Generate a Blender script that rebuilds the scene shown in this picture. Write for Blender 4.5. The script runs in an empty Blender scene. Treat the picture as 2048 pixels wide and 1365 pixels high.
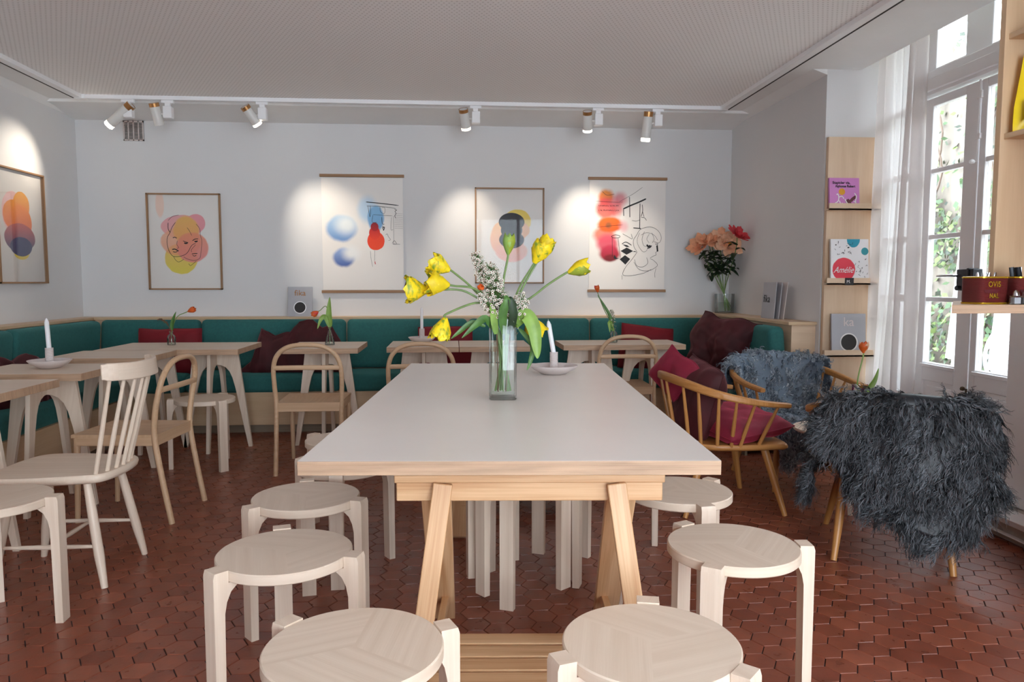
import bpy, math, random
from mathutils import Vector, Matrix, noise
random.seed(7)
PI = math.pi
sc = bpy.context.scene
C = sc.collection

# ------------------------------------------------------------------ camera
F = 1500.0
pitch = math.atan((682.5 - 564) / F)
yaw = math.atan((1024 - 907) / (F / math.cos(pitch)))
cd = bpy.data.cameras.new('camera')
cd.sensor_width = 36; cd.lens = F / 2048 * 36; cd.clip_start = 0.05; cd.clip_end = 100
cam = bpy.data.objects.new('camera', cd); C.objects.link(cam)
cam.location = (0, 0, 1.2)
fwd = Vector((math.sin(yaw) * math.cos(pitch), math.cos(yaw) * math.cos(pitch), -math.sin(pitch)))
cam.rotation_euler = fwd.to_track_quat('-Z', 'Y').to_euler()
sc.camera = cam

# ------------------------------------------------------------------ sky, daylight portals, exposure
w = bpy.data.worlds.new('sky'); sc.world = w; w.use_nodes = True
bg = w.node_tree.nodes['Background']
bg.inputs[0].default_value = (0.80, 0.91, 1.0, 1); bg.inputs[1].default_value = 7.6
sc.view_settings.view_transform = 'Standard'; sc.view_settings.look = 'None'
sc.view_settings.gamma = 1; sc.view_settings.use_curve_mapping = False
sc.view_settings.exposure = 1.0
try:
    sc.cycles.use_denoising = True
    sc.cycles.max_bounces = 14; sc.cycles.diffuse_bounces = 8; sc.cycles.transparent_max_bounces = 24
    sc.cycles.glossy_bounces = 4
    sc.cycles.sample_clamp_indirect = 8
    sc.cycles.caustics_reflective = False; sc.cycles.caustics_refractive = False
except Exception:
    pass


def portal(loc, size, normal):
    l = bpy.data.lights.new('daylight_opening', 'AREA'); l.shape = 'RECTANGLE'
    l.size, l.size_y = size; l.cycles.is_portal = True
    o = bpy.data.objects.new('daylight_opening', l); C.objects.link(o)
    o.location = loc; o.rotation_euler = Vector(normal).to_track_quat('-Z', 'Z').to_euler()
    return o


portal((3.02, 4.2, 1.6), (1.45, 2.9), (-1, 0, 0))       # the garden doors
portal((3.02, -0.5, 1.35), (2.9, 2.5), (-1, 0, 0))      # second garden opening, behind the camera
portal((.95, -2.66, 1.35), (2.5, 2.5), (0, 1, 0))    # shop window behind the camera
sun = bpy.data.lights.new('sun', 'SUN'); sun.energy = 3.0; sun.angle = 0.05; sun.color = (1, 0.95, 0.86)
so = bpy.data.objects.new('sun', sun); C.objects.link(so)
so.rotation_euler = Vector((0.45, 0.35, -0.9)).to_track_quat('-Z', 'Z').to_euler()   # lights the courtyard, not the room


# ------------------------------------------------------------------ mesh builder
def V(*a): return Vector(a[0] if len(a) == 1 else a)


class MB:
    def __init__(s): s.v = []; s.f = []; s.m = []; s.g = []

    def add(s, vs, fs, m=0, g=(1, 0, 0), M=None):
        b = len(s.v)
        for p in vs:
            p = Vector(p)
            s.v.append(M @ p if M else p)
        g = Vector(g)
        if M: g = (M.to_3x3() @ g)
        for f in fs:
            s.f.append([b + i for i in f]); s.m.append(m); s.g.append(g)
        return s

    def box(s, c, d, m=0, g=None, M=None, rot=None, side=None):
        x, y, z = d[0] / 2, d[1] / 2, d[2] / 2
        vs = [Vector((sx * x, sy * y, sz * z)) for sz in (-1, 1) for sx, sy in ((-1, -1), (1, -1), (1, 1), (-1, 1))]
        R = (rot.to_matrix() if hasattr(rot, 'to_matrix') else rot) if rot is not None else None
        vs = [(R @ p if R else p) + Vector(c) for p in vs]
        if g is None:
            k = max(range(3), key=lambda i: d[i]); g = [0, 0, 0]; g[k] = 1
        g = Vector(g)
        if R: g = R @ g
        b = len(s.m)
        s.add(vs, [(0, 3, 2, 1), (4, 5, 6, 7), (0, 1, 5, 4), (1, 2, 6, 5), (2, 3, 7, 6), (3, 0, 4, 7)], m, g, M)
        if side is not None:
            for i in range(b + 2, b + 6): s.m[i] = side
        return s

    def span(s, a, b, m=0, g=None, side=None):
        a = Vector(a); b = Vector(b)
        return s.box((a + b) / 2, [abs(q) for q in (b - a)], m, g, side=side)

    def beam(s, a, b, wd, th, up=(0, 0, 1), m=0, M=None):
        a = Vector(a); b = Vector(b); d = (b - a); L = d.length; d.normalize()
        y = Vector(up).cross(d)
        if y.length < 1e-4: y = Vector((0, 1, 0)).cross(d)
        y.normalize(); z = d.cross(y)
        R = Matrix((d, y, z)).transposed()
        return s.box((a + b) / 2, (L, wd, th), m, (1, 0, 0), M, R)

    def prism(s, ring, off, m=0, g=(0, 0, 1), M=None, side=None):
        n = len(ring); off = Vector(off)
        vs = [Vector(p) for p in ring] + [Vector(p) + off for p in ring]
        b = len(s.m)
        fs = [tuple(range(n))[::-1], tuple(range(n, 2 * n))]
        fs += [(i, (i + 1) % n, n + (i + 1) % n, n + i) for i in range(n)]
        s.add(vs, fs, m, g, M)
        if side is not None:
            for i in range(b + 2, b + 2 + n): s.m[i] = side
        return s

    def tube(s, pts, r, n=10, m=0, M=None, flat=None, cap=True, closed=False, up=(0, 0, 1)):
        pts = [Vector(p) for p in pts]; N = len(pts)
        rs = r if isinstance(r, (list, tuple)) else [r] * N
        vs = []; fs = []; pu = None
        for i, p in enumerate(pts):
            if closed: t = pts[(i + 1) % N] - pts[i - 1]
            else: t = pts[min(i + 1, N - 1)] - pts[max(i - 1, 0)]
            t.normalize()
            if pu is None or flat:
                u = Vector(up) - t * t.dot(Vector(up))
                if u.length < 1e-3: u = Vector((1, 0, 0)) - t * t.x
            else:
                u = pu - t * t.dot(pu)
            u.normalize(); pu = u; w_ = t.cross(u)
            a, b_ = (flat if flat else (1, 1))
            for k in range(n):
                an = 2 * PI * k / n
                vs.append(p + (u * math.cos(an) * a + w_ * math.sin(an) * b_) * rs[i])
        for i in range(N if closed else N - 1):
            j = (i + 1) % N
            for k in range(n):
                fs.append((i * n + k, i * n + (k + 1) % n, j * n + (k + 1) % n, j * n + k))
        g = (pts[-1] - pts[0]) if not closed else Vector((1, 0, 0))
        if g.length < 1e-4: g = Vector((0, 0, 1))
        g.normalize()
        if cap and not closed:
            fs.append(tuple(range(n))[::-1]); fs.append(tuple(range((N - 1) * n, N * n)))
        return s.add(vs, fs, m, g, M)

    def lathe(s, prof, c=(0, 0, 0), n=24, m=0, M=None, cap=True):
        c = Vector(c); vs = []; fs = []
        for r, z in prof:
            for k in range(n):
                vs.append(c + Vector((r * math.cos(2 * PI * k / n), r * math.sin(2 * PI * k / n), z)))
        for i in range(len(prof) - 1):
            for k in range(n):
                fs.append((i * n + k, i * n + (k + 1) % n, (i + 1) * n + (k + 1) % n, (i + 1) * n + k))
        if cap:
            if prof[0][0] > 1e-5: fs.append(tuple(range(n))[::-1])
            if prof[-1][0] > 1e-5: fs.append(tuple(range((len(prof) - 1) * n, len(prof) * n)))
        return s.add(vs, fs, m, (0, 0, 1), M)

    def grid(s, fn, nu, nv, m=0, M=None, cu=False, cv=False, g=(1, 0, 0)):
        vs = [fn(i / (nu if cu else nu - 1), j / (nv if cv else nv - 1)) for i in range(nu) for j in range(nv)]
        fs = []
        for i in range(nu if cu else nu - 1):
            for j in range(nv if cv else nv - 1):
                i2, j2 = (i + 1) % nu, (j + 1) % nv
                fs.append((i * nv + j, i2 * nv + j, i2 * nv + j2, i * nv + j2))
        return s.add(vs, fs, m, g, M)

    def build(s, name, mats, parent=None, bevel=0, seg=2, smooth=35, uv=True, sub=0, loc=None):
        me = bpy.data.meshes.new(name)
        me.from_pydata([tuple(p) for p in s.v], [], s.f)
        if not isinstance(mats, (list, tuple)): mats = [mats]
        for q in mats: me.materials.append(q)
        me.polygons.foreach_set('material_index', s.m)
        if uv:
            l = me.uv_layers.new(name='UVMap').data
            for p, g in zip(me.polygons, s.g):
                n = p.normal; gg = g - n * g.dot(n)
                if gg.length < 0.3: gg = Vector((0.3, 1, 0.1)).cross(n) if abs(n.y) < .9 else Vector((1, 0, 0))
                gg.normalize(); t = n.cross(gg)
                for li in p.loop_indices:
                    co = me.vertices[me.loops[li].vertex_index].co
                    l[li].uv = (co.dot(gg), co.dot(t))
        me.validate()
        if smooth:
            me.shade_smooth()
            try: me.set_sharp_from_angle(angle=math.radians(smooth))
            except Exception: pass
        o = bpy.data.objects.new(name, me); C.objects.link(o)
        if parent: o.parent = parent
        if loc is not None: o.location = loc
        if bevel:
            b = o.modifiers.new('bevel', 'BEVEL'); b.width = bevel; b.segments = seg; b.limit_method = 'ANGLE'
            b.angle_limit = math.radians(40)
        if sub:
            q = o.modifiers.new('subdivision', 'SUBSURF'); q.levels = sub; q.render_levels = sub
        return o


def tag(o, label=None, cat=None, group=None, kind=None):
    if label: o['label'] = label
    if cat: o['category'] = cat
    if group: o['group'] = group
    if kind: o['kind'] = kind
    return o


def thing(name, label, cat, loc=(0, 0, 0), rz=0, group=None, kind=None):
    o = bpy.data.objects.new(name, None); C.objects.link(o); o.empty_display_size = .1
    o.location = loc; o.rotation_euler = (0, 0, rz)
    return tag(o, label, cat, group, kind)


def struct(o): o['kind'] = 'structure'; return o


def dup(root, loc, rz, label):
    r = root.copy(); C.objects.link(r); r.location = loc; r.rotation_euler = (0, 0, rz); r['label'] = label
    for ch in list(root.children):
        c = ch.copy(); C.objects.link(c); c.parent = r
        for g in list(ch.children):
            d = g.copy(); C.objects.link(d); d.parent = c
    return r


def smooth_pts(pts, n=6, closed=False):
    P = [Vector(p) for p in pts]; out = []
    N = len(P)
    for i in range(N if closed else N - 1):
        if closed: a, b, c, d = P[i - 1], P[i], P[(i + 1) % N], P[(i + 2) % N]
        else: a, b, c, d = P[max(i - 1, 0)], P[i], P[i + 1], P[min(i + 2, N - 1)]
        for k in range(n):
            t = k / n
            out.append(0.5 * ((2 * b) + (c - a) * t + (2 * a - 5 * b + 4 * c - d) * t * t + (3 * b - a - 3 * c + d) * t ** 3))
    if not closed: out.append(P[-1])
    return out


def rot_to(d):
    return Vector(d).to_track_quat('Z', 'Y').to_matrix().to_4x4()


# ------------------------------------------------------------------ materials
def lin(c):
    return tuple(((x / 255) / 12.92 if x / 255 <= .04045 else ((x / 255 + .055) / 1.055) ** 2.4) for x in c) + (1,)


class NT:
    def __init__(s, name):
        s.mat = bpy.data.materials.new(name); s.mat.use_nodes = True
        s.t = s.mat.node_tree; s.n = s.t.nodes; s.b = s.n['Principled BSDF']

    def new(s, typ, **kw):
        q = s.n.new(typ)
        for k, v in kw.items():
            if k.startswith('i_'): q.inputs[k[2:].replace('_', ' ')].default_value = v
            else: setattr(q, k, v)
        return q

    def link(s, a, b): s.t.links.new(a, b)

    def math(s, op, a, b=None, c=None):
        q = s.n.new('ShaderNodeMath'); q.operation = op
        for i, x in enumerate((a, b, c)):
            if x is None: continue
            if hasattr(x, 'links') or hasattr(x, 'is_linked'): s.link(x, q.inputs[i])
            else: q.inputs[i].default_value = x
        return q.outputs[0]

    def mix(s, f, a, b, typ='MIX'):
        q = s.n.new('ShaderNodeMix'); q.data_type = 'RGBA'; q.blend_type = typ
        for i, x in ((0, f), (6, a), (7, b)):
            if hasattr(x, 'is_linked'): s.link(x, q.inputs[i])
            else: q.inputs[i].default_value = x
        return q.outputs[2]

    def ramp(s, f, stops):
        q = s.n.new('ShaderNodeValToRGB'); s.link(f, q.inputs[0]); e = q.color_ramp.elements
        e[0].position, e[0].color = stops[0]; e[1].position, e[1].color = stops[1]
        for p, c in stops[2:]:
            k = e.new(p); k.color = c
        return q.outputs[0]

    def base(s, x, rough=.5):
        if hasattr(x, 'is_linked'): s.link(x, s.b.inputs['Base Color'])
        else: s.b.inputs['Base Color'].default_value = x
        s.b.inputs['Roughness'].default_value = rough


def plain(name, c, rough=.5, metal=0, noise_amt=.06, scale=8, bump=0, sheen=0, bscale=200, spec=None):
    k = NT(name); tc = k.new('ShaderNodeTexCoord')
    nz = k.new('ShaderNodeTexNoise'); nz.inputs['Scale'].default_value = scale; nz.inputs['Detail'].default_value = 4
    k.link(tc.outputs['Object'], nz.inputs['Vector'])
    c = lin(c); d = tuple(x * (1 - noise_amt * 2) for x in c[:3]) + (1,)
    k.base(k.ramp(nz.outputs[0], [(.3, d), (.7, c)]), rough); k.b.inputs['Metallic'].default_value = metal
    if spec is not None: k.b.inputs['Specular IOR Level'].default_value = spec
    if sheen:
        k.b.inputs['Sheen Weight'].default_value = sheen; k.b.inputs['Sheen Roughness'].default_value = .35
        k.b.inputs['Sheen Tint'].default_value = tuple(min(1, x * 4 + .08) for x in c[:3]) + (1,)
    if bump:
        n2 = k.new('ShaderNodeTexNoise'); n2.inputs['Scale'].default_value = bscale
        k.link(tc.outputs['Object'], n2.inputs['Vector'])
        b = k.new('ShaderNodeBump'); b.inputs['Strength'].default_value = bump; b.inputs['Distance'].default_value = .002
        k.link(n2.outputs[0], b.inputs['Height']); k.link(b.outputs[0], k.b.inputs['Normal'])
    return k.mat


def wood(name, light, dark, rough=.5, su=1.3, sv=38, contrast=(.3, .72), fine=.25, planks=0):
    k = NT(name); uv = k.new('ShaderNodeUVMap'); uv.uv_map = 'UVMap'
    oi = k.new('ShaderNodeObjectInfo')
    off = k.new('ShaderNodeVectorMath', operation='SCALE'); cb = k.new('ShaderNodeCombineXYZ')
    k.link(oi.outputs['Random'], cb.inputs[0]); k.link(oi.outputs['Random'], cb.inputs[1])
    k.link(cb.outputs[0], off.inputs[0]); off.inputs['Scale'].default_value = 13.7
    ad = k.new('ShaderNodeVectorMath', operation='ADD'); k.link(uv.outputs[0], ad.inputs[0]); k.link(off.outputs[0], ad.inputs[1])
    vec = ad.outputs[0]
    if planks:
        sp = k.new('ShaderNodeSeparateXYZ'); k.link(vec, sp.inputs[0])
        idx = k.math('FLOOR', k.math('DIVIDE', sp.outputs[1], planks))
        wn = k.new('ShaderNodeTexWhiteNoise'); wn.noise_dimensions = '1D'; k.link(idx, wn.inputs['W'])
        plank = wn.outputs['Value']
    mp = k.new('ShaderNodeMapping'); mp.inputs['Scale'].default_value = (su, sv, 1); k.link(vec, mp.inputs[0])
    n1 = k.new('ShaderNodeTexNoise'); n1.inputs['Scale'].default_value = 1; n1.inputs['Detail'].default_value = 5
    n1.inputs['Distortion'].default_value = .6; k.link(mp.outputs[0], n1.inputs['Vector'])
    m2 = k.new('ShaderNodeMapping'); m2.inputs['Scale'].default_value = (su * 5, sv * 9, 1); k.link(vec, m2.inputs[0])
    n2 = k.new('ShaderNodeTexNoise'); n2.inputs['Scale'].default_value = 1; k.link(m2.outputs[0], n2.inputs['Vector'])
    f = k.math('ADD', k.math('MULTIPLY', n1.outputs[0], 1 - fine), k.math('MULTIPLY', n2.outputs[0], fine))
    col = k.ramp(f, [(contrast[0], lin(dark)), (contrast[1], lin(light))])
    if planks:
        col = k.mix(k.math('MULTIPLY', plank, .35), col, lin(dark))
    k.base(col, rough)
    b = k.new('ShaderNodeBump'); b.inputs['Strength'].default_value = .12; b.inputs['Distance'].default_value = .001
    k.link(f, b.inputs['Height']); k.link(b.outputs[0], k.b.inputs['Normal'])
    return k.mat


def ply_edge(name, light, dark, pitch_=.0036):
    k = NT(name); uv = k.new('ShaderNodeUVMap'); uv.uv_map = 'UVMap'
    sp = k.new('ShaderNodeSeparateXYZ'); k.link(uv.outputs[0], sp.inputs[0])
    mp = k.new('ShaderNodeMapping'); mp.inputs['Scale'].default_value = (5, 60, 1); k.link(uv.outputs[0], mp.inputs[0])
    n1 = k.new('ShaderNodeTexNoise'); n1.inputs['Scale'].default_value = 1; n1.inputs['Detail'].default_value = 4; k.link(mp.outputs[0], n1.inputs['Vector'])
    ph = k.math('ADD', k.math('DIVIDE', sp.outputs[1], pitch_), k.math('MULTIPLY', n1.outputs[0], .5))
    fr = k.math('FRACT', ph)
    wn = k.new('ShaderNodeTexWhiteNoise'); wn.noise_dimensions = '1D'; k.link(k.math('FLOOR', ph), wn.inputs['W'])
    line = k.math('GREATER_THAN', fr, .72)
    c = k.ramp(n1.outputs[0], [(.3, lin([x * .86 for x in light])), (.7, lin(light))])
    amt = k.math('MULTIPLY', line, k.math('ADD', k.math('MULTIPLY', wn.outputs[0], .5), .45))
    k.base(k.mix(amt, c, lin(dark)), .6)
    return k.mat


def glass_mat(name, tint=(1, 1, 1), refl=.12, edge=.75, edgecol=(.75, .8, .82)):
    k = NT(name); k.n.remove(k.b)
    tr = k.new('ShaderNodeBsdfTransparent'); gl = k.new('ShaderNodeBsdfGlossy')
    gl.inputs['Roughness'].default_value = .02
    lw = k.new('ShaderNodeLayerWeight'); lw.inputs[0].default_value = .35
    t = k.ramp(lw.outputs['Facing'], [(0, tuple(tint) + (1,)), (.6, tuple(x * .97 for x in tint) + (1,)), (1, tuple(edgecol) + (1,))])
    k.link(t, tr.inputs[0])
    fr = k.new('ShaderNodeFresnel'); fr.inputs[0].default_value = 1.45
    mx = k.new('ShaderNodeMixShader'); k.link(k.math('MINIMUM', k.math('MULTIPLY', fr.outputs[0], refl * 8), edge), mx.inputs[0])
    k.link(tr.outputs[0], mx.inputs[1]); k.link(gl.outputs[0], mx.inputs[2])
    k.link(mx.outputs[0], k.n['Material Output'].inputs[0])
    return k.mat


def emit(name, c, s):
    k = NT(name); k.base(c + (1,)); k.b.inputs['Emission Color'].default_value = c + (1,); k.b.inputs['Emission Strength'].default_value = s
    return k.mat


M = {}
M['wall'] = plain('white_paint', (222, 222, 223), .85, noise_amt=.015, scale=1.5, bump=.15, bscale=90)
M['ceil'] = plain('ceiling_paint', (240, 240, 240), .85, noise_amt=.01)
M['trimw'] = plain('white_gloss_paint', (246, 246, 248), .35, noise_amt=.01)
M['white_wood'] = wood('whitewashed_birch', (232, 215, 197), (212, 191, 170), .45)
M['white_wood2'] = wood('whitewashed_seat', (232, 216, 198), (214, 194, 173), .4, planks=.043)
M['beech'] = wood('pale_beech', (212, 180, 146), (190, 154, 120), .45)
M['ply'] = wood('birch_plywood', (216, 188, 154), (198, 166, 130), .55, su=1.1, sv=12)
M['plypale'] = wood('pale_birch_plywood', (228, 202, 174), (212, 182, 150), .5, su=1.1, sv=12)
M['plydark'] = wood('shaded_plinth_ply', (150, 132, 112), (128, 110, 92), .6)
M['edge'] = ply_edge('plywood_edge', (206, 172, 142), (104, 72, 54))
M['edge2'] = ply_edge('plywood_edge_pale', (204, 170, 140), (140, 104, 78), .005)
M['pine'] = wood('pine', (222, 184, 142), (190, 142, 98), .45, su=.9, sv=22, contrast=(.35, .62))
M['oak'] = wood('oiled_oak', (196, 142, 82), (160, 104, 52), .4, su=2, sv=60)
M['frame'] = wood('oak_frame', (172, 132, 96), (130, 96, 66), .5)
M['lam'] = plain('pale_linoleum', (236, 230, 224), .34, noise_amt=.02, scale=2.5)
M['teal'] = plain('teal_wool', (46, 108, 105), .9, noise_amt=.09, scale=60, bump=.5, sheen=.25, bscale=500)
M['burg'] = plain('burgundy_velvet', (76, 16, 24), .75, noise_amt=.25, scale=7, sheen=.55, bump=.2)
M['red'] = plain('red_velvet', (128, 6, 26), .75, noise_amt=.12, scale=6, sheen=.5, bump=.2)
M['mag'] = plain('magenta_velvet', (136, 20, 50), .75, noise_amt=.12, scale=6, sheen=.7, bump=.2)
M['ceramic'] = plain('pale_ceramic', (214, 203, 200), .35, noise_amt=.03, scale=30)
M['wax'] = plain('candle_wax', (240, 240, 242), .4, noise_amt=.01)
M['wax'].node_tree.nodes['Principled BSDF'].inputs['Subsurface Weight'].default_value = .15
M['glass'] = glass_mat('window_glass', refl=.028, edge=.4)
M['vase'] = glass_mat('vase_glass', tint=(.97, .985, .98), refl=.09, edge=.8, edgecol=(.72, .77, .75))
M['water'] = glass_mat('vase_water', tint=(.95, .975, .95), refl=.03, edge=.4, edgecol=(.7, .76, .72))
M['stem'] = plain('stem_green', (122, 150, 88), .5, noise_amt=.15, scale=30)
M['leaf'] = plain('leaf_green', (84, 128, 58), .45, noise_amt=.2, scale=25)
M['dleaf'] = plain('dark_leaf', (38, 62, 34), .5, noise_amt=.25, scale=20)
M['lleaf'] = plain('light_leaf', (142, 178, 84), .45, noise_amt=.15, scale=20)
M['yellow'] = plain('yellow_petal', (246, 216, 20), .55, noise_amt=.14, scale=30)
M['ygreen'] = plain('yellow_green_petal', (160, 176, 52), .55, noise_amt=.2, scale=30)
M['orange'] = plain('orange_petal', (236, 104, 36), .5, noise_amt=.15, scale=30)
M['peach'] = plain('peach_petal', (238, 168, 128), .6, noise_amt=.1, scale=30)
M['peach2'] = plain('pale_peach_petal', (246, 196, 160), .6, noise_amt=.1, scale=30)
M['coral'] = plain('coral_petal', (222, 60, 70), .6, noise_amt=.12, scale=30)
M['pollen'] = plain('pollen', (226, 160, 40), .7)
M['flor'] = plain('white_floret', (232, 229, 214), .6)
M['florc'] = plain('floret_centre', (120, 70, 60), .6)
M['twig'] = plain('brown_twig', (120, 86, 64), .7)
M['chrome'] = plain('chrome', (200, 200, 205), .2, 1, noise_amt=.02)
M['blackm'] = plain('black_iron', (40, 42, 48), .4, .3)
M['brass'] = plain('old_brass', (96, 82, 66), .4, .8)
M['whitem'] = plain('white_metal', (222, 220, 216), .4, noise_amt=.01)
M['copper'] = plain('copper_ring', (190, 140, 90), .3, .8)
M['darkgap'] = plain('dark_gap', (60, 56, 54), .8)
M['stone'] = plain('pale_stone', (196, 190, 184), .6, noise_amt=.12, scale=12)
M['paper'] = plain('paper', (232, 230, 228), .6, noise_amt=.01)
M['greypaper'] = plain('grey_cover', (178, 178, 184), .45, noise_amt=.04)
M['pink'] = plain('lilac_cover', (206, 130, 196), .45, noise_amt=.02)
M['black'] = plain('black_ink', (24, 24, 28), .6)
M['dgrey'] = plain('dark_coffee', (38, 34, 34), .5)
M['blacklabel'] = plain('black_label', (40, 40, 44), .5)
M['tinred'] = plain('tin_red', (108, 40, 40), .35, .2, noise_amt=.1, scale=20)
M['tingold'] = plain('tin_gold', (216, 176, 50), .25, .7)
M['bag'] = plain('yellow_bag', (250, 218, 20), .35, noise_amt=.02)
M['bagred'] = plain('red_print', (206, 42, 30), .4)
M['bagblue'] = plain('blue_print', (34, 62, 150), .4)
M['ink'] = M['black']
M['glow'] = emit('lamp_glow', (1.0, .9, .74), 4)
M['plaster'] = plain('outdoor_plaster', (112, 104, 94), .9, noise_amt=.12, scale=3)
M['iv1'] = plain('ivy_green', (46, 76, 32), .5, noise_amt=.2, scale=2)
M['iv2'] = plain('ivy_yellow_green', (86, 106, 46), .5, noise_amt=.2, scale=2)
M['iv3'] = plain('ivy_dark', (22, 40, 22), .5, noise_amt=.2, scale=2)
M['branch'] = plain('ivy_branch', (84, 68, 56), .8)
M['pave'] = plain('courtyard_gravel', (190, 184, 174), .9, noise_amt=.2, scale=6)
M['parasol'] = plain('parasol_canvas', (236, 238, 240), .8, noise_amt=.02)


def parrot_mat():
    k = NT('parrot_tulip_petal'); tc = k.new('ShaderNodeTexCoord'); mp = k.new('ShaderNodeMapping'); mp.inputs['Scale'].default_value = (60, 60, 22)
    k.link(tc.outputs['Object'], mp.inputs[0]); n = k.new('ShaderNodeTexNoise'); n.inputs['Scale'].default_value = 1; n.inputs['Detail'].default_value = 4; k.link(mp.outputs[0], n.inputs['Vector'])
    k.base(k.ramp(n.outputs[0], [(.46, lin((248, 216, 24))), (.64, lin((126, 152, 48)))]), .5); return k.mat


M['parrot'] = parrot_mat()


def tile_mat():
    k = NT('terracotta_tile'); a = k.new('ShaderNodeAttribute'); a.attribute_name = 'tint'
    tc = k.new('ShaderNodeTexCoord'); n = k.new('ShaderNodeTexNoise'); n.inputs['Scale'].default_value = 18; n.inputs['Detail'].default_value = 5
    k.link(tc.outputs['Object'], n.inputs['Vector'])
    c = k.ramp(a.outputs['Fac'], [(0, lin((128, 66, 46))), (1, lin((156, 88, 64)))])
    d = k.ramp(n.outputs[0], [(.25, (.72, .72, .72, 1)), (.7, (1.05, 1.05, 1.05, 1))])
    k.base(k.mix(1, c, d, 'MULTIPLY'), .42)
    r = k.ramp(n.outputs[0], [(.3, (.26, .26, .26, 1)), (.75, (.44, .44, .44, 1))]); k.link(r, k.b.inputs['Roughness'])
    n2 = k.new('ShaderNodeTexNoise'); n2.inputs['Scale'].default_value = 60; k.link(tc.outputs['Object'], n2.inputs['Vector'])
    b = k.new('ShaderNodeBump'); b.inputs['Strength'].default_value = .25; b.inputs['Distance'].default_value = .002
    k.link(n2.outputs[0], b.inputs['Height']); k.link(b.outputs[0], k.b.inputs['Normal'])
    return k.mat


def perf_mat():
    k = NT('perforated_acoustic_panel'); tc = k.new('ShaderNodeTexCoord'); sp = k.new('ShaderNodeSeparateXYZ')
    k.link(tc.outputs['Object'], sp.inputs[0])
    p = .026
    row = k.math('FLOOR', k.math('DIVIDE', sp.outputs[1], p))
    xo = k.math('ADD', sp.outputs[0], k.math('MULTIPLY', k.math('MODULO', row, 2.0), p / 2))
    fx = k.math('SUBTRACT', k.math('FRACT', k.math('DIVIDE', xo, p)), .5)
    fy = k.math('SUBTRACT', k.math('FRACT', k.math('DIVIDE', sp.outputs[1], p)), .5)
    d = k.math('SQRT', k.math('ADD', k.math('MULTIPLY', fx, fx), k.math('MULTIPLY', fy, fy)))
    hole = k.math('LESS_THAN', d, .2)
    k.base(k.mix(hole, lin((248, 246, 245)), lin((216, 213, 211))), .9)
    return k.mat


def wedge_seat_mat():
    return M['white_wood2']


M['tile'] = tile_mat(); M['perf'] = perf_mat()
M['grout'] = plain('dark_grout', (52, 40, 40), .9)


def curtain_mat():
    k = NT('sheer_linen'); k.n.remove(k.b)
    df = k.new('ShaderNodeBsdfDiffuse'); tl = k.new('ShaderNodeBsdfTranslucent'); tr = k.new('ShaderNodeBsdfTransparent')
    for q in (df, tl): q.inputs[0].default_value = lin((232, 226, 224))
    m1 = k.new('ShaderNodeMixShader'); m1.inputs[0].default_value = .58
    k.link(df.outputs[0], m1.inputs[1]); k.link(tl.outputs[0], m1.inputs[2])
    m2 = k.new('ShaderNodeMixShader'); m2.inputs[0].default_value = .26
    k.link(m1.outputs[0], m2.inputs[1]); k.link(tr.outputs[0], m2.inputs[2])
    k.link(m2.outputs[0], k.n['Material Output'].inputs[0]); return k.mat


M['linen'] = curtain_mat()


def fur_mat(name, a, b):
    k = NT(name); g = k.new('ShaderNodeAttribute'); g.attribute_name = 'tint'
    k.base(k.ramp(g.outputs['Fac'], [(0, lin(a)), (1, lin(b))]), .45)
    return k.mat


M['furd'] = fur_mat('dark_grey_wool', (30, 32, 36), (124, 128, 134))
M['furlit'] = fur_mat('window_lit_wool', (96, 110, 126), (206, 214, 222))  # grey wool lightened and blued, strong window light put into its colour


def art_mat(name, aspect, blobs, paper=(236, 232, 228)):
    """watercolour blobs on paper: (cx, cy, rx, ry, colour top, colour bottom, softness, opacity) in 0..1 of the sheet"""
    k = NT(name); tc = k.new('ShaderNodeTexCoord'); sp = k.new('ShaderNodeSeparateXYZ'); k.link(tc.outputs['UV'], sp.inputs[0])
    nz = k.new('ShaderNodeTexNoise'); nz.inputs['Scale'].default_value = 9; nz.inputs['Detail'].default_value = 6
    k.link(tc.outputs['UV'], nz.inputs['Vector'])
    n5 = k.math('SUBTRACT', nz.outputs[0], .5)
    col = lin(paper)
    for cx, cy, rx, ry, c1, c2, soft, op, wob in blobs:
        dx = k.math('DIVIDE', k.math('SUBTRACT', sp.outputs[0], cx), rx)
        dy = k.math('DIVIDE', k.math('SUBTRACT', sp.outputs[1], cy), ry)
        d = k.math('SQRT', k.math('ADD', k.math('MULTIPLY', dx, dx), k.math('MULTIPLY', dy, dy)))
        d = k.math('ADD', d, k.math('MULTIPLY', n5, wob))
        mr = k.new('ShaderNodeMapRange'); mr.interpolation_type = 'SMOOTHSTEP'
        k.link(d, mr.inputs[0]); mr.inputs[1].default_value = 1; mr.inputs[2].default_value = 1 - soft
        mr.inputs[3].default_value = 0; mr.inputs[4].default_value = op
        g = k.new('ShaderNodeMapRange'); k.link(dy, g.inputs[0]); g.inputs[1].default_value = -.8; g.inputs[2].default_value = .8
        cc = k.mix(g.outputs[0], lin(c2), lin(c1))
        col = k.mix(mr.outputs[0], col, cc)
    k.base(col, .6); return k.mat


# ------------------------------------------------------------------ the room
XL, XR, YB, ZC = -3.12, 2.47, 6.60, 2.60
XD = 2.90            # plane of the garden doors
YN = 4.90            # where the right wall steps out to the doors
YR = -2.5


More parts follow.
